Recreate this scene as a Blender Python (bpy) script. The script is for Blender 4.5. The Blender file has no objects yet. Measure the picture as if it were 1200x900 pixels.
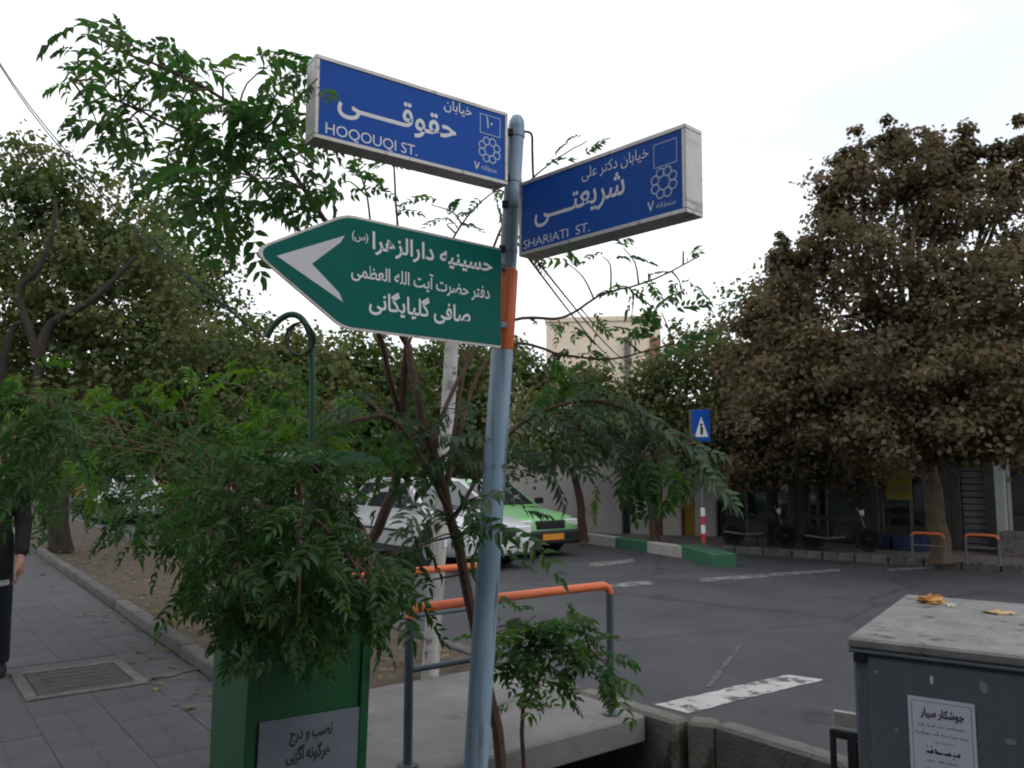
import bpy, math, random, unicodedata
import numpy as np
from mathutils import Vector, Matrix

# ------------------------------------------------------------------ camera, world, sun, exposure
scene = bpy.context.scene
COL = scene.collection
EYE = 1.55
PITCH = math.radians(6.0)
FPX = 950.0

cam_data = bpy.data.cameras.new('camera')
cam_data.sensor_width = 36.0
cam_data.lens = FPX / 1200.0 * 36.0
cam_data.clip_start = 0.05
cam_data.clip_end = 2000.0
cam = bpy.data.objects.new('camera', cam_data)
cam.location = (0, 0, EYE)
cam.rotation_euler = (math.radians(90) + PITCH, 0, 0)
COL.objects.link(cam)
scene.camera = cam

SUN_EL, SUN_AZ = 50.0, 128.0      # soft sun behind thin cloud, from the right and a little behind the camera
world = bpy.data.worlds.new('World')
scene.world = world
world.use_nodes = True
wn, wl = world.node_tree.nodes, world.node_tree.links
wn.clear()
w_out = wn.new('ShaderNodeOutputWorld')
w_sky = wn.new('ShaderNodeTexSky')
w_sky.sky_type = 'NISHITA'
w_sky.sun_disc = False
w_sky.sun_elevation = math.radians(SUN_EL)
w_sky.sun_rotation = math.radians(SUN_AZ)
w_sky.air_density = 1.0
w_sky.dust_density = 1.0
w_bg = wn.new('ShaderNodeBackground')
w_bg.inputs['Strength'].default_value = 0.15
wl.new(w_sky.outputs['Color'], w_bg.inputs['Color'])
w_cloud = wn.new('ShaderNodeBackground')
w_cloud.inputs['Color'].default_value = (0.955, 0.975, 1.0, 1)
w_cloud.inputs['Strength'].default_value = 1.25
w_tc = wn.new('ShaderNodeTexCoord')
w_map = wn.new('ShaderNodeMapping')
w_map.inputs['Scale'].default_value = (1.0, 1.0, 2.2)
w_map.inputs['Location'].default_value = (0.35, 0.2, 0.1)
w_noise = wn.new('ShaderNodeTexNoise')
w_noise.inputs['Scale'].default_value = 1.7
w_noise.inputs['Detail'].default_value = 6
w_ramp = wn.new('ShaderNodeValToRGB')
w_ramp.color_ramp.elements[0].position = 0.33
w_ramp.color_ramp.elements[0].color = (0.64, 0.64, 0.64, 1)
w_ramp.color_ramp.elements[1].position = 0.50
w_ramp.color_ramp.elements[1].color = (1, 1, 1, 1)
w_mix = wn.new('ShaderNodeMixShader')
wl.new(w_tc.outputs['Generated'], w_map.inputs['Vector'])
wl.new(w_map.outputs['Vector'], w_noise.inputs['Vector'])
wl.new(w_noise.outputs['Fac'], w_ramp.inputs['Fac'])
wl.new(w_ramp.outputs['Color'], w_mix.inputs['Fac'])
wl.new(w_bg.outputs['Background'], w_mix.inputs[1])
wl.new(w_cloud.outputs['Background'], w_mix.inputs[2])
wl.new(w_mix.outputs['Shader'], w_out.inputs['Surface'])

sun_data = bpy.data.lights.new('sun', 'SUN')
sun_data.energy = 0.5
sun_data.angle = math.radians(25)
sun_data.color = (1.0, 0.95, 0.88)
sun = bpy.data.objects.new('sun', sun_data)
_e, _a = math.radians(SUN_EL), math.radians(SUN_AZ)
_dir = Vector((math.sin(_a) * math.cos(_e), math.cos(_a) * math.cos(_e), math.sin(_e)))
sun.rotation_euler = _dir.to_track_quat('Z', 'Y').to_euler()
COL.objects.link(sun)

vs = scene.view_settings
vs.view_transform = 'Standard'
vs.look = 'None'
vs.exposure = 0.15
vs.gamma = 1.0
vs.use_curve_mapping = False
scene.render.film_transparent = False
scene.cycles.max_bounces = 6
scene.cycles.transparent_max_bounces = 6
scene.cycles.use_denoising = True
scene.cycles.filter_width = 2.0

# ------------------------------------------------------------------ small helpers
_cp, _sp = math.cos(PITCH), math.sin(PITCH)
CAM = Vector((0, 0, EYE))
def ray(px, py):
    a, b = (px - 600) / FPX, (450 - py) / FPX
    return Vector((a, _cp - b * _sp, _sp + b * _cp))
def D(px, py, y):                     # a point seen at a photo position, y metres ahead
    r = ray(px, py)
    return CAM + r * (y / r.y)
def G(px, py, z=0.0):                 # a point on the ground
    r = ray(px, py)
    return CAM + r * ((z - EYE) / r.z)

ROT = math.atan2(0.611, 0.7915)       # street frame: local x across the street, local y along it
CR, SR = math.cos(ROT), math.sin(ROT)
def S(r, u, z=0.0):
    return Vector((r * CR - u * SR, r * SR + u * CR, z))
def to_street(p):
    return (p[0] * CR + p[1] * SR, -p[0] * SR + p[1] * CR)

class MB:
    def __init__(self):
        self.v, self.f, self.m = [], [], []
    def add(self, vs_, fs_, mi=0):
        o = len(self.v)
        self.v += [tuple(p) for p in vs_]
        self.f += [tuple(i + o for i in f) for f in fs_]
        self.m += [mi] * len(fs_)
        return self
    def box(self, x0, y0, z0, x1, y1, z1, mi=0):
        return self.add([(x0,y0,z0),(x1,y0,z0),(x1,y1,z0),(x0,y1,z0),(x0,y0,z1),(x1,y0,z1),(x1,y1,z1),(x0,y1,z1)],
                        [(0,3,2,1),(4,5,6,7),(0,1,5,4),(1,2,6,5),(2,3,7,6),(3,0,4,7)], mi)
    def cbox(self, x0, y0, z0, x1, y1, z1, b=0.006, mi=0):     # box with chamfered edges
        vs_ = []
        for sx in (0, 1):
            for sy in (0, 1):
                for sz in (0, 1):
                    X, Y, Z = (x0, x1)[sx], (y0, y1)[sy], (z0, z1)[sz]
                    dx, dy, dz = (b, -b)[sx], (b, -b)[sy], (b, -b)[sz]
                    vs_ += [(X, Y + dy, Z + dz), (X + dx, Y, Z + dz), (X + dx, Y + dy, Z)]
        def i(sx, sy, sz, k): return (sx * 4 + sy * 2 + sz) * 3 + k
        fs_ = []
        for k, (p, q) in ((0, (1, 2)), (1, (0, 2)), (2, (0, 1))):
            for s in (0, 1):
                c = []
                for a, bb in ((0, 0), (1, 0), (1, 1), (0, 1)):
                    t = [0, 0, 0]; t[k] = s; t[p] = a; t[q] = bb
                    c.append(i(*t, k))
                if (s == 0) != (k == 1): c.reverse()
                fs_.append(tuple(c))
        for k in range(3):                                      # edges along axis k
            p, q = [a for a in range(3) if a != k]
            for a in (0, 1):
                for bb in (0, 1):
                    t0 = [0, 0, 0]; t0[p] = a; t0[q] = bb; t1 = list(t0); t1[k] = 1
                    fs_.append((i(*t0, p), i(*t1, p), i(*t1, q), i(*t0, q)))
        for sx in (0, 1):
            for sy in (0, 1):
                for sz in (0, 1):
                    fs_.append((i(sx, sy, sz, 0), i(sx, sy, sz, 1), i(sx, sy, sz, 2)))
        return self.add(vs_, fs_, mi)
    def tube(self, pts, radii, n=8, caps=True, mi=0):
        pts = [Vector(p) for p in pts]
        if not isinstance(radii, (list, tuple)): radii = [radii] * len(pts)
        ref = Vector((0.3, 0.2, 1)) if abs((pts[-1] - pts[0]).normalized().z) < 0.9 else Vector((1, 0.1, 0))
        vs_, fs_ = [], []
        nrm = None
        for k, p in enumerate(pts):
            t = (pts[min(k + 1, len(pts) - 1)] - pts[max(k - 1, 0)]).normalized()
            if nrm is None: nrm = (ref - t * ref.dot(t)).normalized()
            else:
                nn = nrm - t * nrm.dot(t)
                nrm = nn.normalized() if nn.length > 1e-6 else nrm
            b = t.cross(nrm)
            for j in range(n):
                a = 2 * math.pi * j / n
                vs_.append(p + (nrm * math.cos(a) + b * math.sin(a)) * radii[k])
        for k in range(len(pts) - 1):
            for j in range(n):
                j2 = (j + 1) % n
                fs_.append((k * n + j, k * n + j2, (k + 1) * n + j2, (k + 1) * n + j))
        if caps:
            fs_.append(tuple(range(n - 1, -1, -1)))
            fs_.append(tuple((len(pts) - 1) * n + j for j in range(n)))
        return self.add(vs_, fs_, mi)
    def prism(self, poly, o, ax, ay, az, d0, d1, mi=0):        # polygon in the plane (ax, ay) pushed along az
        o, ax, ay, az = Vector(o), Vector(ax), Vector(ay), Vector(az)
        n = len(poly)
        vs_ = [o + ax * x + ay * y + az * d0 for x, y in poly] + [o + ax * x + ay * y + az * d1 for x, y in poly]
        fs_ = [tuple(range(n - 1, -1, -1)), tuple(range(n, 2 * n))]
        for j in range(n):
            k = (j + 1) % n
            fs_.append((j, k, n + k, n + j))
        return self.add(vs_, fs_, mi)
    def lathe(self, prof, axis_o=(0, 0, 0), axis='z', n=16, mi=0):
        vs_, fs_ = [], []
        for r, h in prof:
            for j in range(n):
                a = 2 * math.pi * j / n
                c, s = r * math.cos(a), r * math.sin(a)
                p = {'z': (c, s, h), 'y': (c, h, s), 'x': (h, c, s)}[axis]
                vs_.append((p[0] + axis_o[0], p[1] + axis_o[1], p[2] + axis_o[2]))
        for k in range(len(prof) - 1):
            for j in range(n):
                j2 = (j + 1) % n
                fs_.append((k * n + j, k * n + j2, (k + 1) * n + j2, (k + 1) * n + j))
        fs_.append(tuple(range(n)))
        fs_.append(tuple((len(prof) - 1) * n + j for j in range(n)))
        return self.add(vs_, fs_, mi)
    def mesh(self, name, mats, smooth=False):
        me = bpy.data.meshes.new(name)
        me.from_pydata(self.v, [], self.f)
        if not isinstance(mats, (list, tuple)): mats = [mats]
        for m in mats: me.materials.append(m)
        if len(mats) > 1: me.polygons.foreach_set('material_index', self.m)
        import bmesh
        bm = bmesh.new(); bm.from_mesh(me)
        bmesh.ops.recalc_face_normals(bm, faces=bm.faces)
        bm.to_mesh(me); bm.free()
        if smooth:
            me.polygons.foreach_set('use_smooth', [True] * len(me.polygons))
            me.set_sharp_from_angle(angle=math.radians(40))
        me.update()
        return me
    def build(self, name, mats, parent=None, smooth=False):
        return link(name, self.mesh(name, mats, smooth), parent)

def link(name, data, parent=None, loc=None, rot=None):
    o = bpy.data.objects.new(name, data)
    COL.objects.link(o)
    if parent is not None: o.parent = parent
    if loc is not None: o.location = loc
    if rot is not None: o.rotation_euler = rot
    return o
def tag(o, label=None, cat=None, group=None, kind=None):
    if label: o['label'] = label
    if cat: o['category'] = cat
    if group: o['group'] = group
    if kind: o['kind'] = kind
    return o
def thing(name, label, cat, loc=(0, 0, 0), rotz=0.0, group=None):
    o = link(name, None, None, loc, (0, 0, rotz))
    return tag(o, label, cat, group)
def smooth_path(pts, k=4):
    pts = [Vector(p) for p in pts]
    out = []
    for i in range(len(pts) - 1):
        p0, p1, p2, p3 = pts[max(i - 1, 0)], pts[i], pts[i + 1], pts[min(i + 2, len(pts) - 1)]
        for j in range(k):
            t = j / k
            out.append(0.5 * ((2 * p1) + (p2 - p0) * t + (2 * p0 - 5 * p1 + 4 * p2 - p3) * t * t + (3 * p1 - p0 - 3 * p2 + p3) * t ** 3))
    out.append(pts[-1])
    return out

# ------------------------------------------------------------------ materials
def new_mat(name):
    m = bpy.data.materials.new(name)
    m.use_nodes = True
    nt = m.node_tree
    return m, nt, nt.nodes['Principled BSDF'], nt.nodes, nt.links
def surf(name, c1, c2=None, rough=0.7, scale=8.0, bump=0.0, metal=0.0, bscale=None, spots=None, spot_scale=3.0, spot_at=0.62, spec=0.3, coord='Object', scratch=None):
    m, nt, b, N, L = new_mat(name)
    b.inputs['Roughness'].default_value = rough
    b.inputs['Metallic'].default_value = metal
    b.inputs['Specular IOR Level'].default_value = spec
    tc = N.new('ShaderNodeTexCoord')
    nz = N.new('ShaderNodeTexNoise'); nz.inputs['Scale'].default_value = scale; nz.inputs['Detail'].default_value = 7; nz.inputs['Roughness'].default_value = 0.62
    L.new(tc.outputs[coord], nz.inputs['Vector'])
    rp = N.new('ShaderNodeValToRGB')
    rp.color_ramp.elements[0].position = 0.3; rp.color_ramp.elements[1].position = 0.72
    rp.color_ramp.elements[0].color = (*c1, 1); rp.color_ramp.elements[1].color = (*(c2 or c1), 1)
    L.new(nz.outputs['Fac'], rp.inputs['Fac'])
    colour = rp.outputs['Color']
    if spots:
        n2 = N.new('ShaderNodeTexNoise'); n2.inputs['Scale'].default_value = spot_scale; n2.inputs['Detail'].default_value = 9; n2.inputs['Roughness'].default_value = 0.7
        L.new(tc.outputs[coord], n2.inputs['Vector'])
        r2 = N.new('ShaderNodeValToRGB'); r2.color_ramp.elements[0].position = spot_at; r2.color_ramp.elements[1].position = spot_at + 0.08
        L.new(n2.outputs['Fac'], r2.inputs['Fac'])
        mx = N.new('ShaderNodeMix'); mx.data_type = 'RGBA'
        L.new(r2.outputs['Color'], mx.inputs[0]); L.new(colour, mx.inputs[6]); mx.inputs[7].default_value = (*spots, 1)
        colour = mx.outputs[2]
    L.new(colour, b.inputs['Base Color'])
    if bump:
        n3 = N.new('ShaderNodeTexNoise'); n3.inputs['Scale'].default_value = bscale or scale * 6; n3.inputs['Detail'].default_value = 5
        L.new(tc.outputs[coord], n3.inputs['Vector'])
        bp = N.new('ShaderNodeBump'); bp.inputs['Strength'].default_value = bump; bp.inputs['Distance'].default_value = 0.01
        L.new(n3.outputs['Fac'], bp.inputs['Height']); L.new(bp.outputs['Normal'], b.inputs['Normal'])
    return m
def foliage(name, cols, trans=0.35, attr=None, gloss=0.022):
    m, nt, b, N, L = new_mat(name)
    N.remove(b)
    out = N['Material Output']
    rp = N.new('ShaderNodeValToRGB')
    el = rp.color_ramp.elements
    while len(el) < len(cols): el.new(0.5)
    for i, (p, c) in enumerate(cols):
        el[i].position = p; el[i].color = (*c, 1)
    if attr:
        a = N.new('ShaderNodeAttribute'); a.attribute_name = attr; L.new(a.outputs['Fac'], rp.inputs['Fac'])
    else:
        oi = N.new('ShaderNodeObjectInfo'); at_ = N.new('ShaderNodeAttribute'); at_.attribute_name = 'tint'
        m_ = N.new('ShaderNodeMath'); m_.operation = 'MULTIPLY_ADD'; m_.inputs[1].default_value = .62
        m0 = N.new('ShaderNodeMath'); m0.operation = 'MULTIPLY'; m0.inputs[1].default_value = .40
        L.new(at_.outputs['Fac'], m0.inputs[0]); L.new(oi.outputs['Random'], m_.inputs[0]); L.new(m0.outputs[0], m_.inputs[2]); L.new(m_.outputs[0], rp.inputs['Fac'])
    d = N.new('ShaderNodeBsdfDiffuse'); t = N.new('ShaderNodeBsdfTranslucent'); g = N.new('ShaderNodeBsdfGlossy')
    g.inputs['Roughness'].default_value = 0.5
    hs = N.new('ShaderNodeHueSaturation'); hs.inputs['Value'].default_value = 1.5; hs.inputs['Saturation'].default_value = 1.15
    hs.inputs['Hue'].default_value = 0.485
    L.new(rp.outputs['Color'], d.inputs['Color']); L.new(rp.outputs['Color'], hs.inputs['Color']); L.new(hs.outputs['Color'], t.inputs['Color'])
    m1 = N.new('ShaderNodeMixShader'); m1.inputs[0].default_value = trans
    L.new(d.outputs[0], m1.inputs[1]); L.new(t.outputs[0], m1.inputs[2])
    m2 = N.new('ShaderNodeMixShader'); m2.inputs[0].default_value = gloss
    L.new(m1.outputs[0], m2.inputs[1]); L.new(g.outputs[0], m2.inputs[2])
    L.new(m2.outputs[0], out.inputs['Surface'])
    return m
def glass_mat(name, col=(0.02, 0.025, 0.03), rough=0.06):
    m, nt, b, N, L = new_mat(name)
    b.inputs['Base Color'].default_value = (*col, 1)
    b.inputs['Roughness'].default_value = rough
    b.inputs['Specular IOR Level'].default_value = 0.6
    return m

def enrich(m, grain=0.0, cracks=0.0, vary=0.0, drips=None, crack_scale=0.9):
    nt = m.node_tree; N, L = nt.nodes, nt.links; b = N['Principled BSDF']
    src = b.inputs['Base Color'].links[0].from_socket
    tc = N.new('ShaderNodeTexCoord')
    def mul(sock, fac_sock, lo, hi):
        mr = N.new('ShaderNodeMapRange'); mr.inputs[3].default_value = lo; mr.inputs[4].default_value = hi
        L.new(fac_sock, mr.inputs[0])
        mx = N.new('ShaderNodeMix'); mx.data_type = 'RGBA'; mx.blend_type = 'MULTIPLY'; mx.inputs[0].default_value = 1
        L.new(sock, mx.inputs[6]); L.new(mr.outputs[0], mx.inputs[7])
        return mx.outputs[2]
    if grain:
        n = N.new('ShaderNodeTexNoise'); n.inputs['Scale'].default_value = 55; n.inputs['Detail'].default_value = 6; n.inputs['Roughness'].default_value = .8
        L.new(tc.outputs['Object'], n.inputs['Vector']); src = mul(src, n.outputs['Fac'], 1 - grain, 1 + grain)
    if cracks:
        w = N.new('ShaderNodeTexNoise'); w.inputs['Scale'].default_value = 2.2; w.inputs['Detail'].default_value = 4
        L.new(tc.outputs['Object'], w.inputs['Vector'])
        va = N.new('ShaderNodeMixRGB'); va.inputs[0].default_value = .22
        L.new(tc.outputs['Object'], va.inputs[1]); L.new(w.outputs['Color'], va.inputs[2])
        v = N.new('ShaderNodeTexVoronoi'); v.feature = 'DISTANCE_TO_EDGE'; v.inputs['Scale'].default_value = crack_scale
        L.new(va.outputs[0], v.inputs['Vector'])
        mr = N.new('ShaderNodeMapRange'); mr.inputs[1].default_value = 0.0; mr.inputs[2].default_value = .012
        L.new(v.outputs['Distance'], mr.inputs[0]); src = mul(src, mr.outputs[0], 1 - cracks, 1)
    if vary:
        oi = N.new('ShaderNodeObjectInfo'); src = mul(src, oi.outputs['Random'], 1 - vary, 1 + vary)
    if drips:
        mp = N.new('ShaderNodeMapping'); mp.inputs['Scale'].default_value = (26, 26, 1.6); L.new(tc.outputs['Object'], mp.inputs['Vector'])
        n = N.new('ShaderNodeTexNoise'); n.inputs['Scale'].default_value = 1; n.inputs['Detail'].default_value = 5; L.new(mp.outputs[0], n.inputs['Vector'])
        r = N.new('ShaderNodeValToRGB'); r.color_ramp.elements[0].position = .56; r.color_ramp.elements[1].position = .70; L.new(n.outputs['Fac'], r.inputs['Fac'])
        mx = N.new('ShaderNodeMix'); mx.data_type = 'RGBA'; L.new(r.outputs['Color'], mx.inputs[0]); L.new(src, mx.inputs[6]); mx.inputs[7].default_value = (*drips, 1); src = mx.outputs[2]
    L.new(src, b.inputs['Base Color'])
M = {}
M['asphalt'] = surf('asphalt', (0.040, 0.042, 0.048), (0.070, 0.071, 0.078), 0.82, 0.9, 0.5, bscale=140, spots=(0.032, 0.032, 0.035), spot_scale=0.45, spot_at=0.60)
M['soil_base'] = surf('soil_base', (0.030, 0.026, 0.022), (0.055, 0.047, 0.040), 0.95, 3, 0.6)
M['earth'] = surf('earth', (0.055, 0.043, 0.033), (0.115, 0.090, 0.070), 0.95, 5, 0.8, bscale=40, spots=(0.14, 0.11, 0.08), spot_scale=9, spot_at=0.66)
M['paving'] = surf('paving', (0.062, 0.063, 0.070), (0.098, 0.098, 0.106), 0.85, 2.2, 0.4, bscale=90, spots=(0.045, 0.045, 0.05), spot_scale=1.6, spot_at=0.60)
M['joint'] = surf('joint', (0.052, 0.051, 0.053), (0.075, 0.074, 0.076), 0.95, 12, 0.3)
M['kerb'] = surf('kerb', (0.075, 0.073, 0.072), (0.145, 0.14, 0.135), 0.9, 4, 0.7, bscale=50, spots=(0.05, 0.046, 0.042), spot_scale=5, spot_at=0.57)
M['concrete'] = surf('concrete', (0.13, 0.125, 0.125), (0.215, 0.21, 0.205), 0.88, 2.0, 0.4, bscale=60, spots=(0.09, 0.085, 0.085), spot_scale=2.2, spot_at=0.60)
M['channel'] = surf('channel', (0.085, 0.080, 0.072), (0.165, 0.155, 0.14), 0.92, 3, 0.6, bscale=45, spots=(0.06, 0.05, 0.04), spot_scale=3.5, spot_at=0.58)
M['line_paint'] = surf('line_paint', (0.30, 0.30, 0.30), (0.44, 0.44, 0.44), 0.8, 7, 0.2, spots=(0.085, 0.085, 0.088), spot_scale=5, spot_at=0.52)
M['line_worn'] = surf('line_worn', (0.15, 0.15, 0.15), (0.23, 0.23, 0.23), 0.8, 9, 0.2, spots=(0.065, 0.065, 0.067), spot_scale=6, spot_at=0.47)
M['line_faint'] = surf('line_faint', (0.075, 0.075, 0.077), (0.11, 0.11, 0.112), 0.8, 9, 0.2, spots=(0.06, 0.06, 0.062), spot_scale=6, spot_at=0.47)
M['kerb_white'] = surf('kerb_white', (0.30, 0.29, 0.27), (0.42, 0.41, 0.38), 0.85, 4, 0.3, spots=(0.16, 0.15, 0.14), spot_scale=4, spot_at=0.6)
M['kerb_green'] = surf('kerb_green', (0.030, 0.105, 0.065), (0.05, 0.15, 0.09), 0.8, 4, 0.3, spots=(0.11, 0.12, 0.10), spot_scale=4, spot_at=0.63)
M['far_paving'] = surf('far_paving', (0.085, 0.075, 0.073), (0.13, 0.115, 0.11), 0.9, 1.5, 0.3)
M['iron'] = surf('iron', (0.05, 0.046, 0.042), (0.09, 0.083, 0.075), 0.7, 10, 0.4, metal=0.3, spots=(0.10, 0.07, 0.05), spot_scale=8, spot_at=0.62)

M['pole_blue'] = surf('pole_blue', (0.19, 0.285, 0.39), (0.25, 0.355, 0.46), 0.42, 3, 0.12, bscale=25, spots=(0.10, 0.13, 0.165), spot_scale=7, spot_at=0.66, spec=0.5)
M['orange'] = surf('orange', (0.50, 0.105, 0.03), (0.62, 0.15, 0.045), 0.5, 5, 0.1, spots=(0.28, 0.07, 0.03), spot_scale=9, spot_at=0.66)
M['orange_rail'] = surf('orange_rail', (0.55, 0.12, 0.045), (0.66, 0.17, 0.07), 0.5, 5, 0.1, spots=(0.30, 0.10, 0.06), spot_scale=12, spot_at=0.66)
M['rail_dark'] = surf('rail_dark', (0.045, 0.060, 0.080), (0.075, 0.095, 0.12), 0.5, 5, 0.1, spots=(0.11, 0.08, 0.06), spot_scale=14, spot_at=0.68)
M['sign_blue'] = surf('sign_blue', (0.004, 0.068, 0.36), (0.006, 0.080, 0.40), 0.5, 3, 0, spots=(0.014, 0.080, 0.33), spot_scale=5, spot_at=0.66, spec=0.15)
M['sign_green'] = surf('sign_green', (0.001, 0.108, 0.090), (0.002, 0.122, 0.102), 0.55, 3, 0, spots=(0.006, 0.112, 0.096), spot_scale=5, spot_at=0.66, spec=0.12)
M['sign_white'] = surf('sign_white', (0.66, 0.68, 0.70), (0.74, 0.76, 0.78), 0.5, 6)
M['sign_line'] = surf('sign_line', (0.36, 0.45, 0.62), (0.42, 0.50, 0.66), 0.5, 6)
M['sign_arrow'] = surf('sign_arrow', (0.52, 0.53, 0.56), (0.62, 0.63, 0.66), 0.5, 4)
M['alu'] = surf('alu', (0.36, 0.35, 0.34), (0.52, 0.51, 0.49), 0.42, 4, 0.1, metal=0.45, spots=(0.20, 0.185, 0.17), spot_scale=6, spot_at=0.6)
M['bracket'] = surf('bracket', (0.10, 0.11, 0.12), (0.17, 0.18, 0.19), 0.5, 8, metal=0.5)
M['black'] = surf('black', (0.012, 0.012, 0.013), (0.02, 0.02, 0.021), 0.6, 6)
M['cable'] = surf('cable', (0.010, 0.010, 0.011), (0.018, 0.018, 0.019), 0.6, 6)
M['bin_green'] = surf('bin_green', (0.003, 0.056, 0.017), (0.005, 0.072, 0.022), 0.5, 4, 0.15, bscale=12, spots=(0.008, 0.030, 0.014), spot_scale=5, spot_at=0.62, spec=0.4)
M['bin_dark'] = surf('bin_dark', (0.010, 0.018, 0.013), (0.018, 0.028, 0.020), 0.6, 4)
M['poster_grey'] = surf('poster_grey', (0.115, 0.125, 0.155), (0.15, 0.16, 0.19), 0.6, 5, spots=(0.10, 0.10, 0.12), spot_scale=6, spot_at=0.62)
M['ink'] = surf('ink', (0.015, 0.015, 0.018), (0.025, 0.025, 0.03), 0.7, 8)
M['ink_pale'] = surf('ink_pale', (0.22, 0.22, 0.27), (0.28, 0.28, 0.33), 0.7, 8)
M['paper'] = surf('paper', (0.55, 0.56, 0.68), (0.62, 0.63, 0.74), 0.7, 4)
M['cabinet'] = surf('cabinet', (0.092, 0.108, 0.132), (0.118, 0.135, 0.160), 0.48, 2.5, 0.1, bscale=8, spots=(0.17, 0.175, 0.18), spot_scale=9, spot_at=0.70, spec=0.4)
M['cabinet_top'] = surf('cabinet_top', (0.135, 0.14, 0.14), (0.25, 0.25, 0.245), 0.85, 7, 0.4, bscale=30, spots=(0.075, 0.07, 0.062), spot_scale=13, spot_at=0.55)
M['chip'] = surf('chip', (0.55, 0.55, 0.52), (0.65, 0.65, 0.6), 0.8, 8)
M['chip_dull'] = surf('chip_dull', (0.20, 0.205, 0.215), (0.27, 0.27, 0.275), 0.8, 8)
M['peel'] = surf('peel', (0.50, 0.22, 0.07), (0.62, 0.34, 0.13), 0.75, 18, 0.4)
M['bread'] = surf('bread', (0.50, 0.34, 0.18), (0.62, 0.46, 0.28), 0.85, 18, 0.4)
M['whitewash'] = surf('whitewash', (0.36, 0.355, 0.35), (0.52, 0.51, 0.50), 0.8, 6, 0.4, spots=(0.09, 0.08, 0.075), spot_scale=13, spot_at=0.56)
M['post_green'] = surf('post_green', (0.012, 0.05, 0.03), (0.02, 0.07, 0.04), 0.5, 5)
M['bark'] = surf('bark', (0.060, 0.036, 0.028), (0.115, 0.070, 0.052), 0.9, 14, 0.8, bscale=40)
M['bark_pale'] = surf('bark_pale', (0.075, 0.055, 0.040), (0.15, 0.115, 0.08), 0.9, 6, 0.6, spots=(0.20, 0.18, 0.14), spot_scale=5, spot_at=0.6)
M['bark_dark'] = surf('bark_dark', (0.028, 0.024, 0.020), (0.055, 0.047, 0.038), 0.95, 8, 0.6)
M['twig'] = surf('twig', (0.070, 0.050, 0.030), (0.12, 0.095, 0.05), 0.8, 14)

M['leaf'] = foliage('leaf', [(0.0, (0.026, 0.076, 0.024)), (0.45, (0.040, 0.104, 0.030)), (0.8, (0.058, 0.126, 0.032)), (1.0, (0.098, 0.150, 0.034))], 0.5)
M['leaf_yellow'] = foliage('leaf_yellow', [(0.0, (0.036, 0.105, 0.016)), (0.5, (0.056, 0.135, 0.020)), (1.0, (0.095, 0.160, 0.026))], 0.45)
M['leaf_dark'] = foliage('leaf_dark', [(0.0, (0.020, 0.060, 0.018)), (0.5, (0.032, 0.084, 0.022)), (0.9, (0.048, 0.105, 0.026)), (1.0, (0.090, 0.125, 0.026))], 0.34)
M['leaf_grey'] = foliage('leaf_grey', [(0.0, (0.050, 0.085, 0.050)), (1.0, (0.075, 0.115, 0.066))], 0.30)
M['crown_brown'] = foliage('crown_brown', [(0.0, (0.058, 0.056, 0.028)), (0.30, (0.118, 0.086, 0.052)), (0.60, (0.098, 0.104, 0.044)), (0.85, (0.145, 0.102, 0.064)), (1.0, (0.200, 0.145, 0.098))], 0.45, 'tint')
M['crown_olive'] = foliage('crown_olive', [(0.0, (0.048, 0.076, 0.026)), (0.45, (0.082, 0.112, 0.038)), (0.8, (0.112, 0.126, 0.044)), (1.0, (0.150, 0.124, 0.058))], 0.46, 'tint')
M['crown_green'] = foliage('crown_green', [(0.0, (0.036, 0.066, 0.018)), (0.5, (0.060, 0.092, 0.026)), (0.8, (0.088, 0.108, 0.032)), (1.0, (0.125, 0.110, 0.042))], 0.4, 'tint')
M['dry_leaf'] = surf('dry_leaf', (0.10, 0.065, 0.03), (0.24, 0.17, 0.08), 0.9, 3)

M['car_white'] = surf('car_white', (0.40, 0.41, 0.43), (0.47, 0.48, 0.50), 0.25, 2, spec=0.6)
M['car_silver'] = surf('car_silver', (0.40, 0.41, 0.43), (0.46, 0.47, 0.49), 0.3, 2, metal=0.3, spec=0.6)
M['car_green'] = surf('car_green', (0.17, 0.40, 0.17), (0.20, 0.45, 0.20), 0.3, 2, spec=0.6)
M['car_trim'] = surf('car_trim', (0.015, 0.015, 0.016), (0.024, 0.024, 0.026), 0.55, 5)
M['glass'] = glass_mat('glass', (0.018, 0.022, 0.026), 0.05)
M['car_glass'] = glass_mat('car_glass', (0.03, 0.036, 0.042), 0.04)
M['car_glass'].node_tree.nodes['Principled BSDF'].inputs['Specular IOR Level'].default_value = 1.0
M['tyre'] = surf('tyre', (0.012, 0.012, 0.012), (0.022, 0.022, 0.022), 0.85, 8)
M['rim'] = surf('rim', (0.30, 0.30, 0.31), (0.40, 0.40, 0.41), 0.35, 5, metal=0.7)
M['lamp_clear'] = surf('lamp_clear', (0.55, 0.57, 0.60), (0.70, 0.72, 0.75), 0.12, 5, spec=0.8)
M['lamp_red'] = surf('lamp_red', (0.30, 0.015, 0.012), (0.38, 0.02, 0.016), 0.2, 5)
M['plate_orange'] = surf('plate_orange', (0.62, 0.24, 0.03), (0.70, 0.28, 0.04), 0.5, 5)
M['plate_white'] = surf('plate_white', (0.62, 0.62, 0.62), (0.70, 0.70, 0.70), 0.5, 5)

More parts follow.
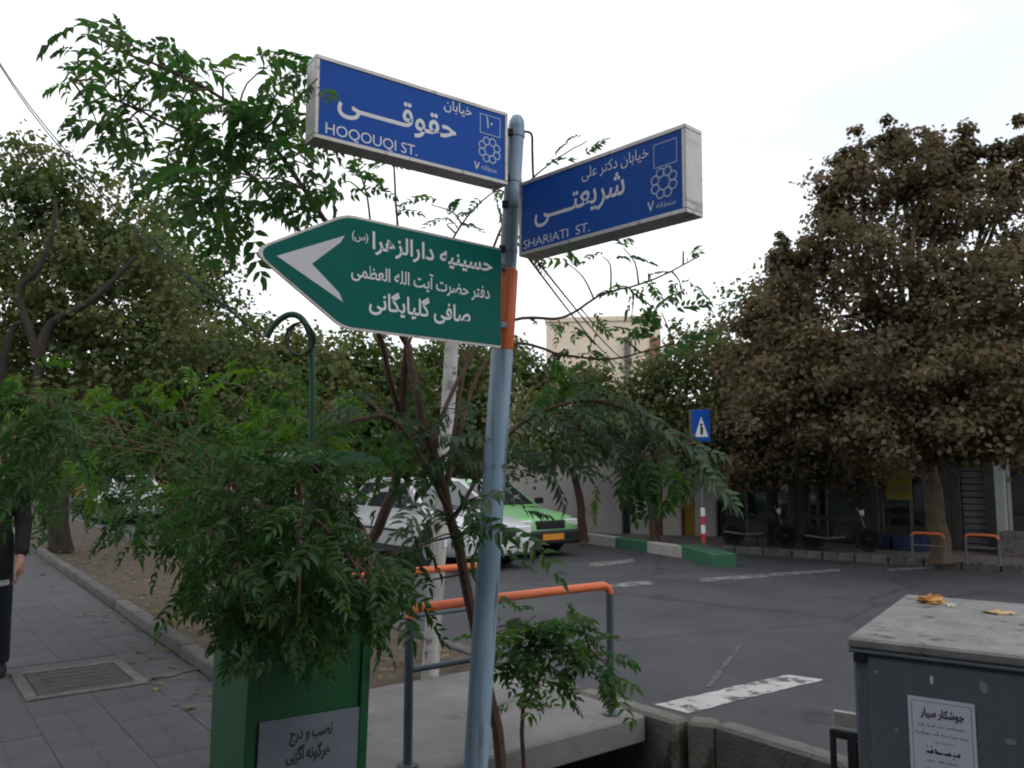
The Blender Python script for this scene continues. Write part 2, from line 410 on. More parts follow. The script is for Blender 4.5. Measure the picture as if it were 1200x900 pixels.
M['wall_grey'] = surf('wall_grey', (0.34, 0.315, 0.315), (0.42, 0.39, 0.39), 0.9, 1.2, 0.3, spots=(0.29, 0.265, 0.26), spot_scale=1.1, spot_at=0.58)
M['wall_pale'] = surf('wall_pale', (0.36, 0.345, 0.31), (0.44, 0.42, 0.38), 0.9, 2)
M['beige'] = surf('beige', (0.66, 0.56, 0.45), (0.74, 0.63, 0.51), 0.9, 0.6, 0.2, spots=(0.62, 0.52, 0.41), spot_scale=0.8, spot_at=0.6)
M['stone_pale'] = surf('stone_pale', (0.48, 0.44, 0.38), (0.56, 0.52, 0.46), 0.9, 0.8)
M['brick_red'] = surf('brick_red', (0.22, 0.11, 0.075), (0.30, 0.15, 0.10), 0.9, 6)
M['door_dark'] = surf('door_dark', (0.03, 0.042, 0.052), (0.045, 0.058, 0.07), 0.5, 4)
M['door_yellow'] = surf('door_yellow', (0.34, 0.21, 0.03), (0.42, 0.26, 0.045), 0.6, 4)
M['door_brown'] = surf('door_brown', (0.17, 0.10, 0.075), (0.22, 0.13, 0.10), 0.7, 4)
M['fascia_blue'] = surf('fascia_blue', (0.05, 0.13, 0.22), (0.07, 0.16, 0.27), 0.6, 4)
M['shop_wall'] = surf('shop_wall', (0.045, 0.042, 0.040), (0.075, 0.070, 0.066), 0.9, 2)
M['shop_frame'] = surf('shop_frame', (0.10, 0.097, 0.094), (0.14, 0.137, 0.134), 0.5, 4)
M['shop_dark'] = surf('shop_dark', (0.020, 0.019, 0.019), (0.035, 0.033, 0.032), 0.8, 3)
M['shop_pale'] = surf('shop_pale', (0.38, 0.41, 0.40), (0.46, 0.49, 0.47), 0.7, 3)
M['shutter'] = surf('shutter', (0.11, 0.115, 0.12), (0.15, 0.155, 0.16), 0.5, 3, metal=0.3)
M['poster_yellow'] = surf('poster_yellow', (0.20, 0.18, 0.02), (0.26, 0.23, 0.03), 0.6, 4)
M['crate_blue'] = surf('crate_blue', (0.018, 0.024, 0.075), (0.028, 0.036, 0.10), 0.6, 4)
M['goods_red'] = surf('goods_red', (0.22, 0.03, 0.03), (0.30, 0.05, 0.045), 0.6, 9)
M['goods_mixed'] = surf('goods_mixed', (0.06, 0.07, 0.10), (0.28, 0.24, 0.22), 0.6, 14)

M['skin'] = surf('skin', (0.36, 0.19, 0.14), (0.42, 0.23, 0.17), 0.55, 6, spec=0.35)
M['hair'] = surf('hair', (0.012, 0.010, 0.009), (0.022, 0.018, 0.016), 0.6, 20)
M['cloth_black'] = surf('cloth_black', (0.012, 0.012, 0.014), (0.020, 0.020, 0.023), 0.9, 9, 0.2)
M['cloth_navy'] = surf('cloth_navy', (0.016, 0.020, 0.034), (0.026, 0.032, 0.05), 0.9, 9, 0.2)
M['cloth_white'] = surf('cloth_white', (0.45, 0.45, 0.46), (0.52, 0.52, 0.53), 0.9, 9)
M['red_band'] = surf('red_band', (0.42, 0.035, 0.03), (0.5, 0.05, 0.045), 0.6, 5)

enrich(M['asphalt'], .55, .4, crack_scale=.4); enrich(M['paving'], .30, .2, .07, crack_scale=1.0); enrich(M['concrete'], .2, .12, crack_scale=.6); enrich(M['channel'], .2, .35, .18)
enrich(M['kerb'], .3, .3, .2, crack_scale=2); enrich(M['pole_blue'], .08, drips=(0.10, 0.125, 0.15)); enrich(M['orange'], .1, drips=(0.33, 0.085, 0.035)); enrich(M['orange_rail'], .12)
enrich(M['bin_green'], .15, drips=(0.012, 0.040, 0.022)); enrich(M['cabinet'], .08, drips=(0.12, 0.13, 0.145)); enrich(M['whitewash'], .2, drips=(0.20, 0.19, 0.18)); enrich(M['beige'], .1, drips=(0.58, 0.48, 0.38))
enrich(M['alu'], .15, drips=(0.22, 0.205, 0.19)); enrich(M['cabinet_top'], .25)
# ------------------------------------------------------------------ the setting
def sheet(name, x0, y0, x1, y1, z0, z1, mat, seg=1):
    o = MB().box(x0, y0, z0, x1, y1, z1).build(name, mat)
    o.rotation_euler = (0, 0, ROT)
    return tag(o, kind='structure')
def kl(u): return 2.12 + 0.028 * (u - 6.3)     # edge of the near pavement
def kr(u): return 3.90 + 0.034 * max(u - 3.6, 0) - 0.0 * u   # road kerb

ground = MB().box(-700, -700, -1.2, 700, 900, -0.62).build('ground', M['soil_base'])
tag(ground, kind='structure')
# road slab (its near edge follows the kerb)
mb = MB()
us = [-60, -20, 0, 3.6, 10, 20, 40, 90, 160]
vs_, fs_ = [], []
for u in us:
    for r in (kr(u) + 0.13, 8, 14, 220):
        vs_.append((r, u, -0.08))
for i in range(len(us) - 1):
    for j in range(3):
        fs_.append((i * 4 + j, i * 4 + j + 1, i * 4 + j + 5, i * 4 + j + 4))
vs_ += [(x, y, -0.6) for x, y, z in vs_[0::4]]
n0 = len(us) * 4
for i in range(len(us) - 1):
    fs_.append((i * 4, i * 4 + 4, n0 + i + 1, n0 + i))
road = mb.add(vs_, fs_).build('road', M['asphalt'])
road.rotation_euler = (0, 0, ROT); tag(road, kind='structure')

# near pavement, base sheet with real slabs on top where they can be told apart
pav = MB()
us = [-40, 0, 3.4, 6, 12, 20, 40, 90]
vs_, fs_ = [], []
for u in us:
    for r in (-60, kl(u) - 0.10):
        vs_ += [(r, u, -0.02), (r, u, -0.6)]
for i in range(len(us) - 1):
    a = i * 4
    fs_ += [(a, a + 2, a + 6, a + 4), (a + 2, a + 3, a + 7, a + 6)]
pavement = pav.add(vs_, fs_).build('pavement', M['joint'])
pavement.rotation_euler = (0, 0, ROT); tag(pavement, kind='structure')
slab_mesh = MB().cbox(0, 0, -0.06, 0.3970, 0.3970, 0.0, 0.002).mesh('paving_slab', M['paving'])
rng = random.Random(5)
MAN = (0.86, 6.44, 1.64, 7.34)     # manhole frame in street coordinates r0,u0,r1,u1
cnt = 0
for j in range(0, 27):
    for i in range(-5, 5):
        r0, u0 = 0.045 + i * 0.4, 2.4 + j * 0.4
        if r0 + 0.4 > kl(u0) - 0.095: continue
        if r0 < -0.6 and u0 > 6: continue
        if r0 < MAN[2] and r0 + 0.4 > MAN[0] and u0 < MAN[3] and u0 + 0.4 > MAN[1]: continue
        o = link('paving_slab', slab_mesh, pavement, (r0, u0, rng.uniform(-0.0015, 0.0015)), (rng.uniform(-.002, .002), rng.uniform(-.002, .002), 0))
        cnt += 1
# plain asphalted stretch of the pavement beyond the slabs, and filler strips round the slab field
mb = MB()
for a, b in ((13.2, 30), (30, 60), (60, 90)):
    mb.add([(-20, a, -0.001), (kl(a) - 0.1, a, -0.001), (kl(b) - 0.1, b, -0.001), (-20, b, -0.001)], [(0, 1, 2, 3)])
mb.add([(-60, -40, -0.001), (-1.97, -40, -0.001), (-1.97, 13.19, -0.001), (-60, 13.19, -0.001)], [(0, 1, 2, 3)])
mb.add([(-1.96, -40, -0.001), (kl(0) - .1, -40, -0.001), (kl(0) - .1, 2.39, -0.001), (-1.96, 2.39, -0.001)], [(0, 1, 2, 3)])
fill = mb.build('pavement_surface', M['paving'], pavement)
mb = MB()
for (a, b, c, d) in ((1.649, 2.4, 2.02, 13.19),):
    mb.add([(1.648, 2.4, -0.0035), (kl(2.4) - .1, 2.4, -0.0035), (kl(13.2) - .1, 13.19, -0.0035), (1.648, 13.19, -0.0035)], [(0, 1, 2, 3)])
mb.add([(0.45, 5.6, -0.0045), (1.645, 5.6, -0.0045), (1.645, 7.64, -0.0045), (0.45, 7.64, -0.0045)], [(0, 1, 2, 3)])
mb.build('mortar_strip', M['paving'], pavement)
mb = MB(); rg = random.Random(14)
a_, b_ = [Vector((*to_street(G(*p)), 0.003)) for p in ((150, 802), (248, 779))]
ed = [a_.lerp(b_, i / 9) for i in range(10)]
pr = Vector((b_ - a_).yxz).normalized(); pr = Vector((-(b_ - a_).y, (b_ - a_).x, 0)).normalized()
mb.add([p + pr * (.05 + rg.uniform(-.03, .03)) for p in ed] + [p - pr * (.05 + rg.uniform(-.03, .03)) for p in ed], [(i, i + 1, 11 + i, 10 + i) for i in range(9)])
mb.build('mortar_patch', M['kerb'], pavement)

# manhole cover
mh = thing('manhole_cover', 'rusty square steel manhole cover in a pale concrete frame on the pavement', 'manhole cover', S(0, 0, 0), ROT)
r0, u0, r1, u1 = MAN
fr = MB()
fr.cbox(r0, u0, -0.05, r1, u0 + 0.075, 0.010, .004); fr.cbox(r0, u1 - 0.075, -0.05, r1, u1, 0.010, .004)
fr.cbox(r0, u0 + 0.078, -0.05, r0 + 0.075, u1 - 0.078, 0.010, .004); fr.cbox(r1 - 0.075, u0 + 0.078, -0.05, r1, u1 - 0.078, 0.010, .004)
fr.build('frame', M['kerb'], mh)
cv = MB().cbox(r0 + 0.09, u0 + 0.09, -0.045, r1 - 0.09, u1 - 0.09, 0.004, .004)
for k in range(5):
    uu = u0 + 0.2 + k * 0.125
    cv.cbox(r0 + 0.16, uu, 0.0, r1 - 0.16, uu + 0.03, 0.008, .003)
cv.build('lid', M['iron'], mh)

# kerb stones of the near pavement
kerb_near = tag(link('kerb', None, None, (0, 0, 0), (0, 0, ROT)), kind='structure')
def kerb_run(parent, name, fn, u_from, u_to, step, w, z0, z1, mats, gap=0.012, seed=1, b=0.012):
    rg = random.Random(seed); u = u_from; k = 0
    while u < u_to - 0.05:
        e = min(u + step, u_to)
        ra, rb = fn(u), fn(e)
        me = MB().cbox(-w / 2, 0, z0, w / 2, math.hypot(e - u, rb - ra) - gap, z1 + rg.uniform(-.006, .006), b).mesh(name, mats[k % len(mats)])
        link(name, me, parent, (ra + rg.uniform(-.006, .006), u, 0), (0, 0, -math.atan2(rb - ra, e - u)))
        u = e; k += 1
kerb_run(kerb_near, 'kerb_stone', lambda u: kl(u) - 0.01, 5.32, 34, 0.95, 0.125, -0.3, 0.09, [M['kerb']], seed=2)
kerb_road = tag(link('kerb', None, None, (0, 0, 0), (0, 0, ROT)), kind='structure')
kerb_run(kerb_road, 'kerb_stone', lambda u: kr(u) + 0.065, 5.3, 40, 1.0, 0.14, -0.5, 0.035, [M['kerb']], seed=3)
# open water channel: wall blocks on the road side, floor, near wall
channel = tag(link('water_channel', None, None, (0, 0, 0), (0, 0, ROT)), kind='structure')
kerb_run(channel, 'wall_block', lambda u: 3.985 + (0.10 if u < 3.3 else 0), -6.1, 3.42, 0.85, 0.15, -0.62, 0.035, [M['channel'], M['kerb'], M['channel']], gap=0.02, seed=7, b=0.02)
kerb_run(channel, 'wall_block', lambda u: 3.965, 3.44, 5.30, 0.9, 0.14, -0.62, 0.03, [M['channel']], gap=0.02, seed=8, b=0.02)
MB().box(2.3, -12, -0.615, 3.92, 7.2, -0.56).build('channel_floor', M['soil_base'], channel)
MB().cbox(2.02, -12, -0.6, 2.36, 3.6, 0.012, .01).build('channel_wall', M['kerb'], channel)
# planting strip beyond the foot bridge
mb = MB(); rg = random.Random(4)
vs_, fs_ = [], []
nu, nr = 70, 9
for i in range(nu + 1):
    u = 5.28 + (i / nu) ** 1.6 * 60
    for j in range(nr + 1):
        t = j / nr
        r = (kl(u) + 0.07) * (1 - t) + (kr(u) + 0.0) * t
        vs_.append((r, u, 0.01 - 0.05 * math.sin(math.pi * t) + (rg.uniform(-.018, .018) if 0 < j < nr else 0)))
for i in range(nu):
    for j in range(nr):
        a = i * (nr + 1) + j
        fs_.append((a, a + 1, a + nr + 2, a + nr + 1))
k0 = len(vs_)
vs_ += [(x, y, -0.6) for x, y, z in vs_[:nr + 1]]
fs_ += [(j, j + 1, k0 + j + 1, k0 + j) for j in range(nr)]
strip = mb.add(vs_, fs_).build('planting_strip', M['earth'], None, True)
strip.rotation_euler = (0, 0, ROT); tag(strip, kind='structure')
# fallen leaves
mb = MB(); rg = random.Random(8)
for k in range(900):
    u = 5.4 + rg.random() ** 1.5 * 16; t = rg.uniform(0.03, 0.97)
    r = (kl(u) + 0.07) * (1 - t) + kr(u) * t
    if rg.random() < 0.10: r = kl(u) - rg.uniform(0.1, 0.5)
    c = Vector((r, u, 0.012 if r < kl(u) - .02 else 0.035)); a = rg.uniform(0, 6.28); s = rg.uniform(0.02, 0.05)
    ax = Vector((math.cos(a), math.sin(a), rg.uniform(-.3, .3))) * s; ay = Vector((-math.sin(a), math.cos(a), rg.uniform(-.3, .3))) * s * 0.5
    mb.add([c - ax, c - ay, c + ax, c + ay + Vector((0, 0, .008))], [(0, 1, 2), (0, 2, 3)])
fl = mb.build('fallen_leaves', M['dry_leaf']); fl.rotation_euler = (0, 0, ROT)
tag(fl, 'dry brown leaves scattered over the bare planting strip', 'leaves', kind='stuff')

# painted lines on the road
lines = tag(link('road_markings', None, None, (0, 0, -0.076), (0, 0, ROT)), kind='structure')
def quad_mark(pts, mat, n=10, seed=0):
    rg = random.Random(seed)
    st = [to_street(G(x, y, -0.08)) for x, y in pts]
    a, b, c, d = [Vector((*p, 0)) for p in st]
    e0 = [a.lerp(b, i / n) + Vector((rg.uniform(-.012, .012), rg.uniform(-.012, .012), 0)) for i in range(n + 1)]
    e1 = [d.lerp(c, i / n) + Vector((rg.uniform(-.012, .012), rg.uniform(-.012, .012), 0)) for i in range(n + 1)]
    MB().add(e0 + e1, [(i, i + 1, n + 2 + i, n + 1 + i) for i in range(n)]).build('painted_line', mat, lines)
quad_mark([(768, 826), (922, 791), (966, 797), (806, 836)], M['line_paint'], 14, 1)
quad_mark([(818, 678), (985, 666.5), (985, 670), (822, 682)], M['line_worn'], 10, 2)
quad_mark([(655, 690), (760, 680.5), (765, 685), (657, 695)], M['line_worn'], 10, 3)
quad_mark([(690, 660), (742, 655), (746, 659), (692, 665)], M['line_worn'], 10, 4)
quad_mark([(1040, 667), (1095, 663), (1096, 666), (1041, 670)], M['line_worn'], 8, 5)
quad_mark([(826, 806), (866, 756), (870, 757), (833, 806)], M['line_faint'], 8, 6)

# far pavement with painted kerb
tip = [G(850, 661, 0.0), G(805, 649), G(752, 640), G(692, 632)]
far_poly = [to_street(p) for p in (G(850, 658), G(806, 646), G(752, 637.5), G(692, 629.5), G(560, 615), G(470, 606))]
back = [(-2 + 24, 34), (24, 10.6), to_street(G(846, 645))]
far_base = [Vector((*p, 0)) for p in far_poly] + [Vector((14.5, 44, 0)), Vector((40, 44, 0)), Vector((40, 13.0, 0)), Vector((*to_street(G(833, 641)), 0)), Vector((*to_street(G(846, 646)), 0))]
mb = MB().prism([(p.x, p.y) for p in far_base], (0, 0, 0), (1, 0, 0), (0, 1, 0), (0, 0, 1), -0.5, 0.055)
far_pav = mb.build('pavement', M['far_paving']); far_pav.rotation_euler = (0, 0, ROT); tag(far_pav, kind='structure')
kerb_far = tag(link('kerb', None, None, (0, 0, 0), (0, 0, 0)), kind='structure')
def kerb_line(parent, name, p, q, n, w, z0, z1, mats, k0=0):
    p, q = Vector((p[0], p[1], 0)), Vector((q[0], q[1], 0))
    d = (q - p) / n; ang = math.atan2(d.y, d.x)
    for k in range(n):
        me = MB().cbox(0, -w / 2, z0, d.length - 0.02, w / 2, z1, 0.015).mesh(name, mats[(k0 + k) % len(mats)])
        link(name, me, parent, p + d * k, (0, 0, ang))
GW = [M['kerb_green'], M['kerb_white']]
e0 = G(850, 663)
kerb_line(kerb_far, 'kerb_stone', G(850, 659), G(806, 647), 1, 0.42, -0.4, 0.14, GW, 0)
kerb_line(kerb_far, 'kerb_stone', G(804, 648.5), G(692, 632), 3, 0.2, -0.4, 0.13, GW, 1)
kerb_line(kerb_far, 'kerb_stone', G(690, 631.5), G(470, 608), 9, 0.2, -0.4, 0.12, GW, 1)
kerb_line(kerb_far, 'kerb_stone', G(833, 641), G(1330, 674), 12, 0.2, -0.4, 0.05, [M['kerb']], 0)
# pavement in front of the shops
WD = Vector((0.75, -0.66, 0)).normalized(); WN = Vector((0.66, 0.75, 0)).normalized(); WANG = math.atan2(-0.66, 0.75)
SH0 = Vector((5.3, 18.1, 0))
p0, p1 = G(833, 640.5), G(1330, 673)
mb = MB().prism([(p0.x, p0.y), (p1.x, p1.y), (p1.x + 8, p1.y + 9), (p0.x + 8, p0.y + 9)], (0, 0, 0), (1, 0, 0), (0, 1, 0), (0, 0, 1), -0.5, 0.035)
tag(mb.build('pavement', M['far_paving']), kind='structure')

# ------------------------------------------------------------------ foot bridge slab with two handrails
fb = thing('foot_bridge', 'grey concrete slab bridging the water channel between the two orange handrails', 'bridge', (0, 0, 0), ROT)
MB().cbox(2.08, 3.66, -0.145, 3.885, 5.27, 0.018, .012).build('deck', M['concrete'], fb)
MB().cbox(2.14, 3.74, -0.6, 2.34, 5.2, -0.147, .01).build('abutment', M['channel'], fb)
def bent_rail(name, label, a, b, h, mid_h, posts_z=-0.02, group=None, mats=('orange_rail', 'rail_dark'), rad=0.026, base=0.018):
    a, b = Vector(a), Vector(b)
    t = thing(name, label, 'handrail', a, 0, group)
    d = b - a; dn = d.normalized(); L_ = d.length
    top = [Vector((0, 0, h - 0.05)), Vector((0, 0, h - 0.02)) + dn * 0.012, Vector((0, 0, h)) + dn * 0.05,
           dn * (L_ * 0.5) + Vector((0, 0, h + 0.003)), dn * (L_ - 0.05) + Vector((0, 0, h)), dn * (L_ - 0.012) + Vector((0, 0, h - 0.02)), dn * L_ + Vector((0, 0, h - 0.05))]
    MB().tube(top, rad, 12).build('top_rail', M[mats[0]], t, True)
    for q in (Vector((0, 0, 0)), dn * L_):
        MB().tube([q + Vector((0, 0, base)), q + Vector((0, 0, h - 0.052))], rad * 0.92, 12).build('post', M[mats[1]], t, True)
        MB().lathe([(0.055, base), (0.055, base + 0.012), (0.03, base + 0.016)], q, n=12).build('foot_plate', M[mats[1]], t)
    MB().tube([dn * (rad * .9) + Vector((0, 0, mid_h)), dn * (L_ - rad * .9) + Vector((0, 0, mid_h))], rad * 0.62, 10).build('mid_rail', M[mats[1]], t, True)
    return t
bent_rail('handrail', 'orange topped bent tube handrail on the near side of the concrete slab bridge', S(2.25, 3.80), S(3.72, 3.80), 0.815, 0.50)
bent_rail('handrail', 'orange topped tube handrail on the far side of the slab bridge by the white post', S(2.25, 5.16), S(3.70, 5.16), 0.815, 0.50)

# ------------------------------------------------------------------ Persian and Latin lettering
FORMS = {}
for cp in list(range(0xFB50, 0xFE00)) + list(range(0xFE70, 0xFF00)):
    d_ = unicodedata.decomposition(chr(cp)).split()
    if len(d_) == 2 and d_[0] in ('<isolated>', '<initial>', '<medial>', '<final>'):
        FORMS.setdefault(chr(int(d_[1], 16)), {})[d_[0][1:4]] = chr(cp)
def shape_persian(word):
    out = []
    joins = lambda c: c in FORMS and 'ini' in FORMS[c] or c == '\u0640'
    for i, c in enumerate(word):
        if c not in FORMS:
            out.append(c); continue
        prev = i > 0 and joins(word[i - 1])
        nxt = joins(c) and i + 1 < len(word) and (word[i + 1] in FORMS or word[i + 1] == '\u0640')
        k = 'med' if prev and nxt else 'fin' if prev else 'ini' if nxt else 'iso'
        out.append(FORMS[c].get(k) or FORMS[c].get('iso'))
    if all('\u06f0' <= c <= '\u06f9' for c in word): return word
    sw_ = {'(': ')', ')': '('}
    return ''.join(sw_.get(c, c) for c in reversed(out))
_gl = {}
def glyph(ch, bold):
    key = (ch, bold)
    if key in _gl: return _gl[key]
    def ev(body):
        cu = bpy.data.curves.new('glyph', 'FONT'); cu.body = body; cu.resolution_u = 3; cu.fill_mode = 'FRONT'; cu.offset = bold
        ob = bpy.data.objects.new('glyph', cu); COL.objects.link(ob)
        me = bpy.data.meshes.new_from_object(ob.evaluated_get(bpy.context.evaluated_depsgraph_get()))
        v = [tuple(p.co) for p in me.vertices]; f = [tuple(p.vertices) for p in me.polygons]
        COL.objects.unlink(ob); bpy.data.objects.remove(ob); bpy.data.curves.remove(cu); bpy.data.meshes.remove(me)
        return v, f
    dot = max(p[0] for p in ev('.')[0]) if 'dot' not in _gl else _gl['dot']
    _gl['dot'] = dot
    v, f = ev(ch) if ch != ' ' else ([], [])
    adv = max(p[0] for p in ev(ch + '.')[0]) - dot
    _gl[key] = (v, f, adv)
    return _gl[key]
def text_mesh(name, body, persian, x0, y0, x1, mat, parent, h=None, z=0.0, bold=0.012, ycenter=False, slant=0.0):
    """lettering set between x0 and x1 (metres) on the baseline y0, lying in the local XY plane of its parent's face"""
    s = ' '.join(shape_persian(w) for w in reversed(body.split(' '))) if persian else body
    vs_, fs_, x = [], [], 0.0
    for k, ch in enumerate(s):
        v, f, adv = glyph(ch, bold)
        o = len(vs_)
        vs_ += [(p[0] + x, p[1], (k % 2) * 1.0) for p in v]
        fs_ += [tuple(i + o for i in q) for q in f]
        x += adv
    lo, hi = min(p[0] for p in vs_), max(p[0] for p in vs_)
    sx = (x1 - x0) / (hi - lo)
    sy = sx if h is None else h
    me = bpy.data.meshes.new(name)
    me.from_pydata([(x0 + (p[0] - lo) * sx + slant * p[1] * sy, y0 + p[1] * sy, z + p[2] * 0.0003) for p in vs_], [], fs_)
    me.materials.append(mat)
    return link(name, me, parent)
def scribble(mb, x0, x1, y, h, z, seed, words=4, th=0.25):
    """hand-sized illegible line of print: small joined strokes"""
    rg = random.Random(seed); x = x0; wl_ = (x1 - x0) / words
    for w in range(words):
        e = x + wl_ * rg.uniform(0.7, 0.9); p = x
        while p < e:
            q = min(p + h * rg.uniform(0.5, 1.1), e)
            mb.add([(p, y, z), (q, y + h * rg.uniform(-.1, .1), z), (q, y + h * th, z), (p, y + h * th, z)], [(0, 1, 2, 3)])
            if rg.random() < 0.6:
                mb.add([(p, y, z + .0002), (p + h * th, y, z + .0002), (p + h * th * 1.1, y + h * rg.uniform(.4, 1), z + .0002), (p, y + h * rg.uniform(.4, 1), z + .0002)], [(0, 1, 2, 3)])
            if rg.random() < 0.4:
                d = y + h * rg.choice([-.5, 1.0])
                mb.add([(p, d, z), (p + h * .22, d, z), (p + h * .22, d + h * .2, z), (p, d + h * .2, z)], [(0, 1, 2, 3)])
            p = q
        x += wl_

# ------------------------------------------------------------------ sign pole
def frame_obj(name, o, sdir, label, cat):
    """Empty whose local x runs along a sign to the reader's right, y up, z out of the face"""
    x = Vector(sdir).normalized(); zup = Vector((0, 0, 1)); zz = x.cross(zup).normalized(); y = zz.cross(x)
    t = thing(name, label, cat)
    t.matrix_world = Matrix(((x.x, y.x, zz.x, o[0]), (x.y, y.y, zz.y, o[1]), (x.z, y.z, zz.z, o[2]), (0, 0, 0, 1)))
    return t
PB = Vector((-0.178, 3.83, 0.0)); PT = D(607, 122, 3.83)
def pole_at(z): return PB.lerp(PT, (z - PB.z) / (PT.z - PB.z))
sp = thing('sign_pole', 'leaning pale blue steel sign pole with an orange collar below the blue signs', 'sign pole', (0, 0, 0))
MB().tube([pole_at(-0.03), pole_at(1.0), pole_at(2.115)], [0.056, 0.055, 0.053], 20).build('shaft', M['pole_blue'], sp, True)
MB().tube([pole_at(2.116), pole_at(2.125), pole_at(2.50), pole_at(2.51)], [0.050, 0.0535, 0.0525, 0.045], 20).build('collar', M['orange'], sp, True)
MB().tube([pole_at(2.511), pole_at(2.9), pole_at(3.22)], [0.043, 0.041, 0.040], 20).build('upper_shaft', M['pole_blue'], sp, True)
MB().tube([pole_at(3.221), pole_at(3.25), pole_at(3.275), pole_at(3.285)], [0.040, 0.038, 0.026, 0.008], 16).build('cap', M['pole_blue'], sp, True)
for z in (2.60, 2.82, 2.95, 3.18):
    MB().tube([pole_at(z - 0.010), pole_at(z + 0.010)], 0.0445, 16).build('clamp', M['pole_blue'], sp, True)
    q = pole_at(z) + Vector((-.03, -.035, 0))
    MB().cbox(q.x - .016, q.y - .014, q.z - .016, q.x + .016, q.y + .012, q.z + .016, .003).build('clamp_bolt', M['black'], sp)
MB().tube(smooth_path([pole_at(3.20) + Vector((0.04, 0, 0)), pole_at(3.20) + Vector((0.075, -.01, -0.02)), pole_at(3.1) + Vector((0.085, 0, 0)), pole_at(2.96) + Vector((0.10, 0.01, 0)), pole_at(2.86) + Vector((0.13, 0.0, 0))], 4), 0.006, 6).build('cable', M['cable'], sp, True)
MB().lathe([(0.12, 0.0), (0.12, 0.014), (0.07, 0.02)], PB, n=20).build('base_plate', M['bracket'], sp)

def lightbox(name, label, origin, sdir, L_, H, T, content):
    t = frame_obj(name, origin, sdir, label, 'street sign')
    e = 0.018
    fr = MB()
    fr.cbox(0, 0, -T, L_, e, 0, .002); fr.cbox(0, H - e, -T, L_, H, 0, .002)
    fr.cbox(0, e + .0005, -T, e, H - e - .0005, 0, .002); fr.cbox(L_ - e, e + .0005, -T, L_, H - e - .0005, 0, .002)
    fr.build('frame', M['alu'], t)
    for z0, z1 in ((-0.008, -0.004), (-T + 0.004, -T + 0.008)):
        MB().box(e - .004, e - .004, z0, L_ - e + .004, H - e + .004, z1).build('panel', M['sign_blue'], t)
    content(t)
    return t
def logo_flower(t, cx, cy, R, mat, z=-0.0026):
    mb = MB()
    for k in range(8):
        a = k * math.pi / 4 + .39
        c = Vector((cx + R * 0.72 * math.cos(a), cy + R * 0.72 * math.sin(a), z))
        r_ = R * 0.30; n = 10; w = R * 0.05
        ring = []
        for j in range(n):
            b = 2 * math.pi * j / n
            ring += [c + Vector((math.cos(b), math.sin(b), 0)) * (r_ + w) + Vector((0, 0, (k % 2) * .0003)), c + Vector((math.cos(b), math.sin(b), 0)) * (r_ - w) + Vector((0, 0, (k % 2) * .0003))]
        mb.add(ring, [(2 * j, 2 * ((j + 1) % n), 2 * ((j + 1) % n) + 1, 2 * j + 1) for j in range(n)])
    ob = mb.build('emblem', mat, t)
def outline_box(t, x0, y0, x1, y1, w, mat, z=-0.0026):
    MB().add([(x0, y0, z), (x1, y0, z), (x1, y1, z), (x0, y1, z), (x0 + w, y0 + w, z), (x1 - w, y0 + w, z), (x1 - w, y1 - w, z), (x0 + w, y1 - w, z)],
             [(0, 1, 5, 4), (1, 2, 6, 5), (2, 3, 7, 6), (3, 0, 4, 7)]).build('number_box', mat, t)
ZT = -0.0030
# sign reaching to the left (its far end is nearer to the reader); local x measured from that end
L1 = 0.968; d1 = Vector((math.cos(math.radians(215.6)), math.sin(math.radians(215.6)), 0))
o1 = Vector((-0.0189, 3.74, 2.8954)) + d1 * L1
def c_left(t):
    W_ = M['sign_white']
    text_mesh('name_lettering', 'حقوقـــــی', True, L1 - 0.868, 0.152, L1 - 0.290, W_, t, h=0.155, z=ZT, bold=0.016)
    text_mesh('small_lettering', 'خیابان', True, L1 - 0.355, 0.288, L1 - 0.205, W_, t, h=0.066, z=ZT, bold=0.004)
    text_mesh('latin_lettering', 'HOQOUQI ST.', False, L1 - 0.918, 0.030, L1 - 0.490, M['sign_white'], t, h=0.068, z=ZT, bold=-0.002)
    outline_box(t, L1 - 0.160, 0.222, L1 - 0.043, 0.318, 0.004, M['sign_line'])
    text_mesh('number', '۱۰', True, L1 - 0.125, 0.255, L1 - 0.085, M['sign_line'], t, z=ZT)
    logo_flower(t, L1 - 0.105, 0.148, 0.062, M['sign_line'])
    text_mesh('district_number', '۷', True, L1 - 0.190, 0.036, L1 - 0.160, W_, t, h=0.06, z=ZT, bold=0.01)
    text_mesh('district_lettering', 'منطقه', True, L1 - 0.150, 0.046, L1 - 0.065, M['sign_line'], t, h=0.036, z=ZT)
left_sign = lightbox('street_sign', 'blue street sign reading HOQOUQI ST. in a pale metal frame, left of the pole', o1, -d1, L1, 0.358, 0.10, c_left)
L2 = 0.946; d2 = Vector((math.cos(math.radians(-47.2)), math.sin(math.radians(-47.2)), -0.008))
o2 = Vector((0.031, 3.74, 2.5473))
def c_right(t):
    W_ = M['sign_white']
    text_mesh('name_lettering', 'شریعتــــی', True, 0.105, 0.150, 0.640, W_, t, h=0.155, z=ZT, bold=0.010)
    text_mesh('small_lettering', 'خیابان دکتر علی', True, 0.400, 0.272, 0.765, W_, t, h=0.066, z=ZT, bold=0.002)
    text_mesh('latin_lettering', 'SHARIATI  ST.', False, 0.030, 0.030, 0.445, M['sign_white'], t, h=0.060, z=ZT, bold=-0.006)
    outline_box(t, 0.790, 0.212, 0.905, 0.312, 0.004, M['sign_line'])
    logo_flower(t, 0.840, 0.145, 0.064, M['sign_line'])
    text_mesh('district_number', '۷', True, 0.757, 0.040, 0.790, W_, t, h=0.062, z=ZT, bold=0.008)
    text_mesh('district_lettering', 'منطقه', True, 0.800, 0.046, 0.895, M['sign_line'], t, h=0.034, z=ZT)
